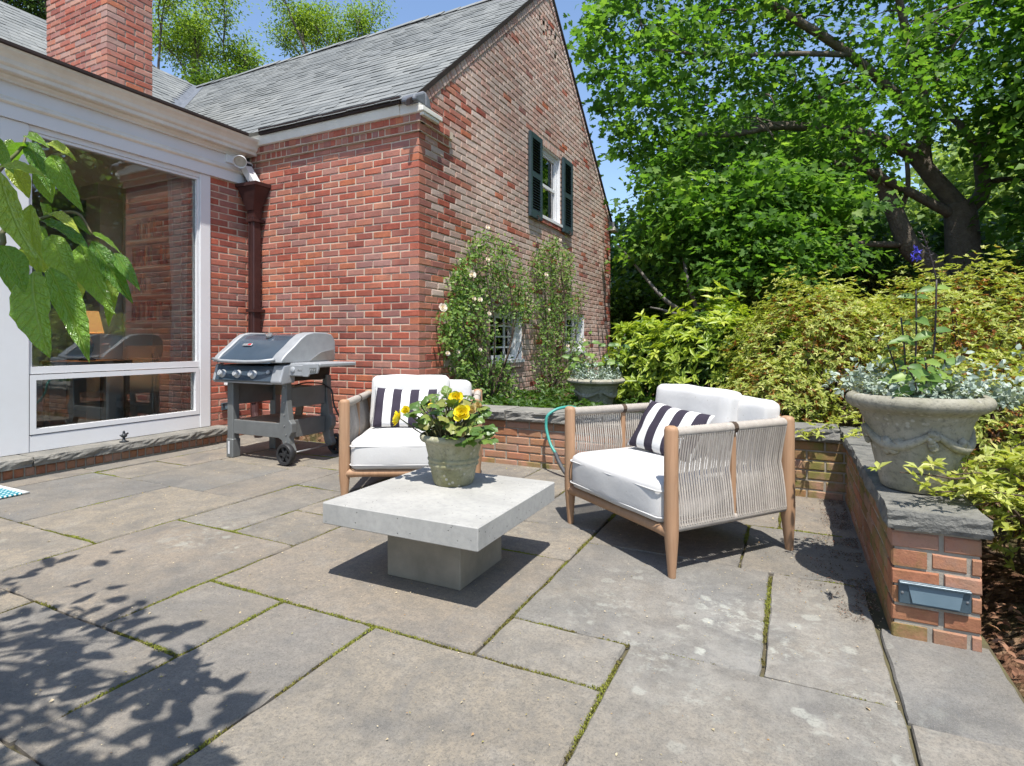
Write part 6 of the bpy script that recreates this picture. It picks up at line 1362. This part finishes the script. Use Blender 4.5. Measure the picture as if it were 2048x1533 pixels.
# --- small understorey tree
ub = at_d(1400, 705, 9.6); ut = thing('understorey_tree', 'small green tree with thin grey stems between the gable and the maple', 'tree', (ub[0],ub[1],.3)); w0 = wpos(ut); m = MB()
for e in ([(1395,650),(1330,600),(1270,530),(1235,490)],[(1400,650),(1375,560),(1360,470),(1345,430)],[(1402,650),(1415,590),(1410,540)],[(1405,650),(1440,600),(1470,520)],[(1398,655),(1340,625),(1300,615)],[(1410,660),(1500,620),(1560,560)]): limb(m, [Vector((ub[0],ub[1],.3))]+[q(u,v,9.6+random.uniform(-.4,.4)) for u,v in e], .05, .012, w0, 7)
m.build('trunk', MAT['bark_pale'], ut, smooth=True)
UT = [(1325,455),(1310,410),(1345,395),(1380,430),(1440,395),(1490,450),(1560,425),(1600,460),(1690,505),(1665,540),(1580,560),(1560,600),(1480,575),(1400,610),(1340,580),(1310,600),(1290,560),(1268,550),(1285,505),(1282,470)]
clusters(keepable(px3(UT, 420, 8.4, 11.2), -.08), 34, .36, .035, .115, .85, 'mapleleaf', ut, MAPLE); clusters(keepable(px3(UT, 160, 8.4, 9.6), -.05), 26, .34, .03, .11, .85, 'mapleleaf', ut, MAPLE, name='crown_sprays')
# --- background trees: each its own trunk and crown
BG = [('dark broadleaf tree filling the gap just right of the gable corner',[(1215,560),(1290,430),(1420,440),(1480,600),(1420,700),(1215,700)],13,17,'darkleaf',300,.20),
      ('dark tree behind the second maple stem',[(1430,440),(1600,380),(1780,430),(1800,600),(1700,700),(1430,700)],14,19,'darkleaf',420,.20),
      ('dark tree behind the maple trunk on the right',[(1800,600),(1880,430),(2100,500),(2250,600),(2200,720),(1780,720)],14,18,'darkleaf',340,.20),
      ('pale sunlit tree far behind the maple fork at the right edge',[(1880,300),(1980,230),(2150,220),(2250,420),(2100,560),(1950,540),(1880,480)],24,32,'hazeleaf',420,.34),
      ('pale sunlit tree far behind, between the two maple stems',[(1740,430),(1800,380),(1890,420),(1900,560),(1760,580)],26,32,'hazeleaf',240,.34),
      ('bright green tree low behind the gable corner',[(1205,600),(1225,560),(1330,600),(1400,680),(1205,700)],11.5,13,'limeleaf',130,.13),
      ('tall dark tree far behind the maple crown',[(1290,420),(1400,250),(1600,200),(1720,220),(1740,420),(1600,480)],20,26,'darkleaf',420,.26)]
for i, (lab, P, d0, d1, mt, n, L) in enumerate(BG):
    cu_, cv_ = np.mean(np.array(P),0); dm_ = (d0+d1)/2; b = at_d(cu_, 700, dm_); b[2] = soil_h(b[0], b[1])
    t = thing('background_tree', lab, 'tree', b, 0, 'trees behind the garden'); w0 = wpos(t); m = MB(); top = Vector(at_d(cu_, cv_, dm_)); limb(m, [Vector(b), (Vector(b)+top)*.5+Vector((.15,0,0)), top], .20, .05, w0, 9)
    for k in range(7): e = Vector(px3(P,1,d0,d1)[0]); s_ = Vector(b)+(top-Vector(b))*random.uniform(.4,.95); limb(m, [s_, (s_+e)*.5+Vector((0,0,.15)), e], .05, .012, w0, 6)
    m.build('trunk', MAT['bark'], t, smooth=True)
    clusters(px3(P, n, d0, d1), 34, L*2.6, L*.5, L, .85, mt, t, LEAF2)
# two tall trees to the right of the view; they stand in the window's reflection
for i, (x_, y_, lab) in enumerate(((7.2,9.5,'tall green tree on the right beyond the frame, mirrored in the window'),(9.2,5.2,'second tall green tree further right, mirrored in the window'),(6.0,13.5,'tall green tree behind the maple, mirrored in the window'))):
    b = (x_, y_, soil_h(x_, y_)); t = thing('garden_tree', lab, 'tree', b); w0 = wpos(t); m = MB(); limb(m, [Vector(b), Vector((x_+.1,y_,3)), Vector((x_,y_+.1,7))], .24, .08, w0, 10); m.build('trunk', MAT['bark'], t, smooth=True)
    d = rdir(620); C = np.array([x_,y_,5.2])+d*np.array([2.4,2.4,4.2])*rng.random((620,1))**.4; C = C[C[:,2] > 1.2]; clusters(C, 30, .5, .12, .19, .85, 'mapleleaf', t, LEAF2)
# Japanese maple mound glimpsed right of the trunk
jb = at_d(2010, 640, 10.5); t = thing('weeping_maple', 'rounded bronze-green weeping maple right of the big maple trunk', 'tree', (jb[0],jb[1],.3)); MAT['bronzeleaf'] = leafmat('bronze_green_leaf', [(0,(.06,.07,.015)),(.5,(.13,.13,.03)),(1,(.22,.19,.05))], .35, .5, .3)
mound(t, (jb[0]+.5,jb[1]+.2,1.35), (1.3,1.1,1.15), 900, 9, .12, .3, 'bronzeleaf', 91, 'crown', lift=-.3); m = MB(); limb(m, [Vector((jb[0],jb[1],.3)), Vector((jb[0]+.2,jb[1],1.2)), Vector((jb[0]+.5,jb[1]+.2,2.0))], .09, .03, wpos(t)); m.build('trunk', MAT['bark'], t, smooth=True)
jb2 = at_d(1765, 600, 14); t = thing('weeping_maple', 'bronze-green weeping maple seen between the maple stems', 'tree', (jb2[0],jb2[1],.3)); mound(t, (jb2[0],jb2[1],1.4), (1.5,1.2,1.3), 700, 9, .13, .3, 'bronzeleaf', 95, 'crown', lift=-.3); m = MB(); limb(m, [Vector((jb2[0],jb2[1],.3)), Vector((jb2[0],jb2[1],1.2)), Vector((jb2[0]+.1,jb2[1],2.2))], .09, .03, wpos(t)); m.build('trunk', MAT['bark'], t, smooth=True)
# distant wood that closes the view behind everything
n = 1500; a = rng.uniform(R(-50),R(75),n); dd = rng.uniform(42,60,n); C = np.stack([np.sin(a)*dd, np.cos(a)*dd, rng.uniform(.5,1,n)**.5*rng.uniform(.5,11,n)],1)
dw_ = clusters(C, 26, 1.3, .5, .7, .8, 'darkleaf', None, LEAF2, name='distant_wood'); tag(dw_, 'dark distant wood behind the garden trees', 'wood', kind='stuff')

# --- airy locusts behind the house
def grow(m, w0, p, d, L, r, lvl, tips, rr, up=.15):
    n = 4; pts = [p]; q = p.copy(); dd = d.normalized()
    for i in range(n):
        dd = (dd+Vector((rr.uniform(-.22,.22),rr.uniform(-.22,.22),rr.uniform(-.12,.12)+up*.4))).normalized(); q = q+dd*(L/n); pts.append(q.copy())
        if lvl <= 2 and i > 0: tips.append(q.copy())
    m.tube([a-w0 for a in pts], list(np.linspace(r, r*.6, n+1)), 6 if lvl > 1 else 4, cap=False)
    if lvl == 0: return
    for k in range(rr.choice((2,3,3)) if lvl > 1 else 3):
        b = pts[-1] if k == 0 else pts[rr.randrange(2,n+1)]; sp = Vector((rr.uniform(-1,1),rr.uniform(-1,1),rr.uniform(-.2,.7))); grow(m, w0, b, dd*.8+sp*.75, L*rr.uniform(.6,.8), r*.55, lvl-1, tips, rr, up)
LOC = [('airy locust tree rising behind the chimney',380,95,17,1,1.0),('airy yellow-green locust above the ridge of the brick wing',640,70,19,2,1.0),('dense green tree behind the roof valley',445,165,15.5,3,.6),('dark green tree behind the far left roof',40,30,20,5,1.2)]
for lab, u, v, dep, sd, scl in LOC:
    b = at_d(u+10, 700, dep); b[2] = soil_h(b[0],b[1]); t = thing('locust_tree', lab, 'tree', b, 0, 'trees behind the house'); w0 = wpos(t); m = MB(); tips = []; rr = random.Random(sd); cen = Vector(at_d(u, v, dep)); fork = Vector((b[0],b[1],cen.z-2.4)); limb(m, [Vector(b), (Vector(b)+fork)*.5+Vector((.1,0,0)), fork], .16, .10, w0, 8)
    for k in range(4): grow(m, w0, fork, Vector((rr.uniform(-.7,.7),rr.uniform(-.7,.7),1.0)), 1.7*scl, .07, 3, tips, rr, .25)
    m.build('trunk', MAT['bark'], t, smooth=True); T = np.array([tuple(p) for p in tips])
    clusters(T, 36 if sd < 3 else 60, .30 if sd < 3 else .4, .10, .10 if sd < 3 else .11, .5, 'locustleaf' if sd < 3 else ('limeleaf' if sd == 3 else 'darkleaf'), t, LEAF2)
# overhead service cables beyond the gable
cab = thing('service_cable', 'thin dark overhead service cables beyond the gable corner', 'cable', (XG, YB, 3.2))
for k, (u2, v2) in enumerate(((1300,440),(1320,520))):
    a_, b_ = Vector((XG, YB, 3.2-.25*k)), Vector(at_d(u2, v2, 30)); m = MB(); m.tube([p-wpos(cab) for p in sm([a_, (a_+b_)*.5-Vector((0,0,.3)), b_], 6)], .008, 5); m.build('cable', MAT['rubberhose'], cab)

# ================================================================== BRANCH OF THE TREE BESIDE THE CAMERA (left)
def nearleaf():
    t = NT('broad_glossy_leaf'); tc = t.new('ShaderNodeTexCoord'); sx = t.new('ShaderNodeSeparateXYZ'); t.l.new(tc.outputs['Object'], sx.inputs[0]); tone = t.tone()
    ay = t.math('ABSOLUTE', sx.outputs[1]); vein = t.math('FRACT', t.math('MULTIPLY', t.math('SUBTRACT', sx.outputs[0], t.math('MULTIPLY', ay, .95)), 8.0)); vl = t.math('MAXIMUM', t.ramp(vein, [(0,1.0),(.10,0.0),(.92,0.0),(1,1.0)]), t.ramp(ay, [(.008,1.0),(.022,0.0)]))
    c = t.ramp(tone, [(0,(.085,.20,.028)),(.4,(.145,.29,.036)),(.75,(.22,.37,.045)),(1,(.46,.52,.08))]); n = t.noise(tc.outputs['Object'], 6, 4); c = t.mix(t.ramp(n, [(.4,0.0),(.7,.4)]), c, t.mix(1.0, c, (.5,.6,.5), 'MULTIPLY')); c = t.mix(t.math('MULTIPLY', vl, .45), c, (.26,.36,.09))
    t.base(c); t.set(rough=.24, spec=.8); t.bump(t.math('ADD', t.math('MULTIPLY', vl, -.6), t.math('MULTIPLY', t.noise(tc.outputs['Object'], 14, 3), .8)), .6, .06)
    tr = t.new('ShaderNodeBsdfTranslucent'); t.inp(tr, 'Color', t.mix(1.0, c, (1.5,1.6,.5), 'MULTIPLY')); ms = t.new('ShaderNodeMixShader'); t.inp(ms, 0, .35); t.l.new(t.bsdf.outputs[0], ms.inputs[1]); t.l.new(tr.outputs[0], ms.inputs[2]); t.l.new(ms.outputs[0], t.out.inputs[0]); return t.mat
MAT['nearleaf'] = nearleaf(); _nl = []
for vi in range(5):
    r = random.Random(70+vi); nx_, ny_ = 14, 8; vs = []; fs = []
    for i in range(nx_+1):
        x = i/nx_; hw = .245*math.sin(math.pi*min(1,x**.82))**.85*(1-.25*x)*1.12 if 0 < x < 1 else 0.0; hw = max(hw, .0015 if x > .97 else .004); hw *= 1+(.014 if i%2 else -.010)
        for j in range(ny_+1):
            y = (j/ny_*2-1); vs.append((x, y*hw, -.30*x*x*(.6+.22*vi)+.30*hw*abs(y)**1.2+.014*math.sin(x*17+vi+y*2)*abs(y)+(.014*math.sin(x*52) if abs(y) > .3 else 0)*abs(y)))
    for i in range(nx_):
        for j in range(ny_): a = i*(ny_+1)+j; fs.append((a,a+1,a+ny_+2,a+ny_+1))
    me = bpy.data.meshes.new('leaf'); me.from_pydata(vs, [], fs); me.polygons.foreach_set('use_smooth', [True]*len(fs)); me.materials.append(MAT['nearleaf']); _nl.append(me)
dt = thing('dogwood_tree', 'broad-leaved branch reaching in from the left edge in front of the window', 'tree', (-2.25,.05,0)); w0 = wpos(dt)
NL = [(160,130,228,118,45,1.22),(290,172,422,205,48,1.2),(318,245,425,510,130,1.2),(178,165,268,372,85,1.22),(230,330,322,525,110,1.24),(150,172,55,275,100,1.2),(70,150,25,275,70,1.25),(0,318,232,322,60,1.05),(60,300,182,468,120,1.25),(0,345,95,870,190,.95),(190,550,190,955,110,1.0),(285,604,462,642,42,1.2),(460,622,532,715,40,1.2),(545,722,750,802,60,1.2),(240,645,545,765,110,1.22),(312,735,412,1015,165,1.15),(490,800,590,1145,160,1.18),(560,775,790,1105,125,1.16),(700,850,832,1025,70,1.2),(640,985,640,1205,75,1.2),(705,965,648,1255,80,1.22),(230,680,282,805,60,1.22),(205,960,180,1415,270,1.0),(300,935,552,1435,120,1.08),(470,850,485,1115,130,1.26),(20,915,60,1030,70,1.2),(0,800,195,1030,170,.92),(390,1115,412,1245,45,1.15),(262,545,310,592,40,1.18),(-60,500,60,760,160,1.1),(120,820,330,960,120,1.2),(560,900,640,1000,90,1.24),(-40,120,20,330,110,1.1)]
stm = MB(); rr = random.Random(4)
for (x0,y0,x1,y1,wz,dep) in NL:
    k = 3.066; a = Vector(at_d(x0/k, 230+y0/k, dep+rr.uniform(-.02,.02))); b = Vector(at_d(x1/k, 230+y1/k, dep+rr.uniform(-.07,.05))); ax = b-a; L = ax.length*1.05; wr = wz/k*dep/1136; asp = max(.5, min(1.35, .88*wr/(L*.46)))
    nr_ = Vector((.25,-.42,.85))+Vector((rr.uniform(-.5,.5),rr.uniform(-.4,.3),rr.uniform(-.2,.2))); M = Matrix.Translation(a-w0) @ orient(ax, nr_) @ Matrix.Diagonal((L,L*asp,L,1))
    o = bpy.data.objects.new('leaf', rr.choice(_nl)); COL.objects.link(o); o.parent = dt; o.matrix_local = M
J = [Vector(at_d(u,v,d)) for u,v,d in ((-60,520,1.15),(10,460,1.18),(75,440,1.2),(150,425,1.2),(185,470,1.2))]; J2 = [Vector(at_d(u,v,d)) for u,v,d in ((-60,420,1.15),(-5,345,1.18),(40,300,1.2),(52,272,1.22))]
trunk = MB(); limb(trunk, [Vector((-2.25,.05,-.04)), Vector((-2.22,.03,.8)), Vector((-2.1,.02,1.6)), Vector((-1.9,-.05,2.3))], .07, .03, w0, 10)
twg = MB(); limb(twg, [Vector((-2.22,.03,.9)), Vector((-1.9,.25,1.05))]+J, .008, .002, w0, 7); limb(twg, [Vector((-2.15,.03,1.2)), Vector((-1.9,.25,1.2))]+J2, .008, .002, w0, 7); twg.build('twig', MAT['stem'], dt, smooth=True)
# overhead boughs out of frame whose leaves shade the flagstones at lower left
SP = [(-300,1200),(0,1150),(90,1120),(180,1088),(222,1098),(212,1130),(258,1188),(272,1200),(300,1250),(368,1242),(340,1300),(418,1328),(385,1372),(462,1395),(452,1440),(402,1490),(350,1560),(-300,1650)]
G = sample_poly(SP, 900); cand = []
Lv = np.array(SUN)/SUN.z
for (u,v) in G:
    p0 = on_z(u, v, 0); z = rng.uniform(1.55,2.7); p = p0+Lv*z; uu, vv, D_ = proj(p); tries = 0
    while D_ > .05 and -260 < uu < 2090 and -260 < vv < 1560 and tries < 12: z += .15; p = p0+Lv*z; uu, vv, D_ = proj(p); tries += 1
    if not (D_ > .05 and -260 < uu < 2090 and -260 < vv < 1560): cand.append(p)
cand = np.array(cand); dn = np.array([mnoise.noise(Vector((p[0]*3.2,p[1]*3.2,0))) for p in cand]); cand = cand[dn > -.22][:400]
n = len(cand); A = unit(rng.normal(size=(n,3))+np.array([.5,.5,-.3])); N = unit(np.array(SUN)+rng.normal(0,.45,(n,3))); Lf = rng.uniform(.085,.15,n)
V, Fc, kk = leaves(cand, A, N, Lf, Lf*.52, LEAF6); so_ = np_mesh('overhead_foliage', V-np.array(w0), Fc, MAT['nearleaf'], dt); tag(so_, kind='stuff')
for i in range(22):
    e = Vector(cand[rng.integers(n)]); s_ = Vector((-1.9,-.05,2.3)) if e.z > 2 else Vector((-2.1,.02,1.6)); mid = (s_+e)*.5+Vector((0,0,.12)); pm_ = [s_, mid, e]; limb(trunk, pm_, .010, .003, w0, 5)
trunk.build('trunk', MAT['bark_pale'], dt, smooth=True)
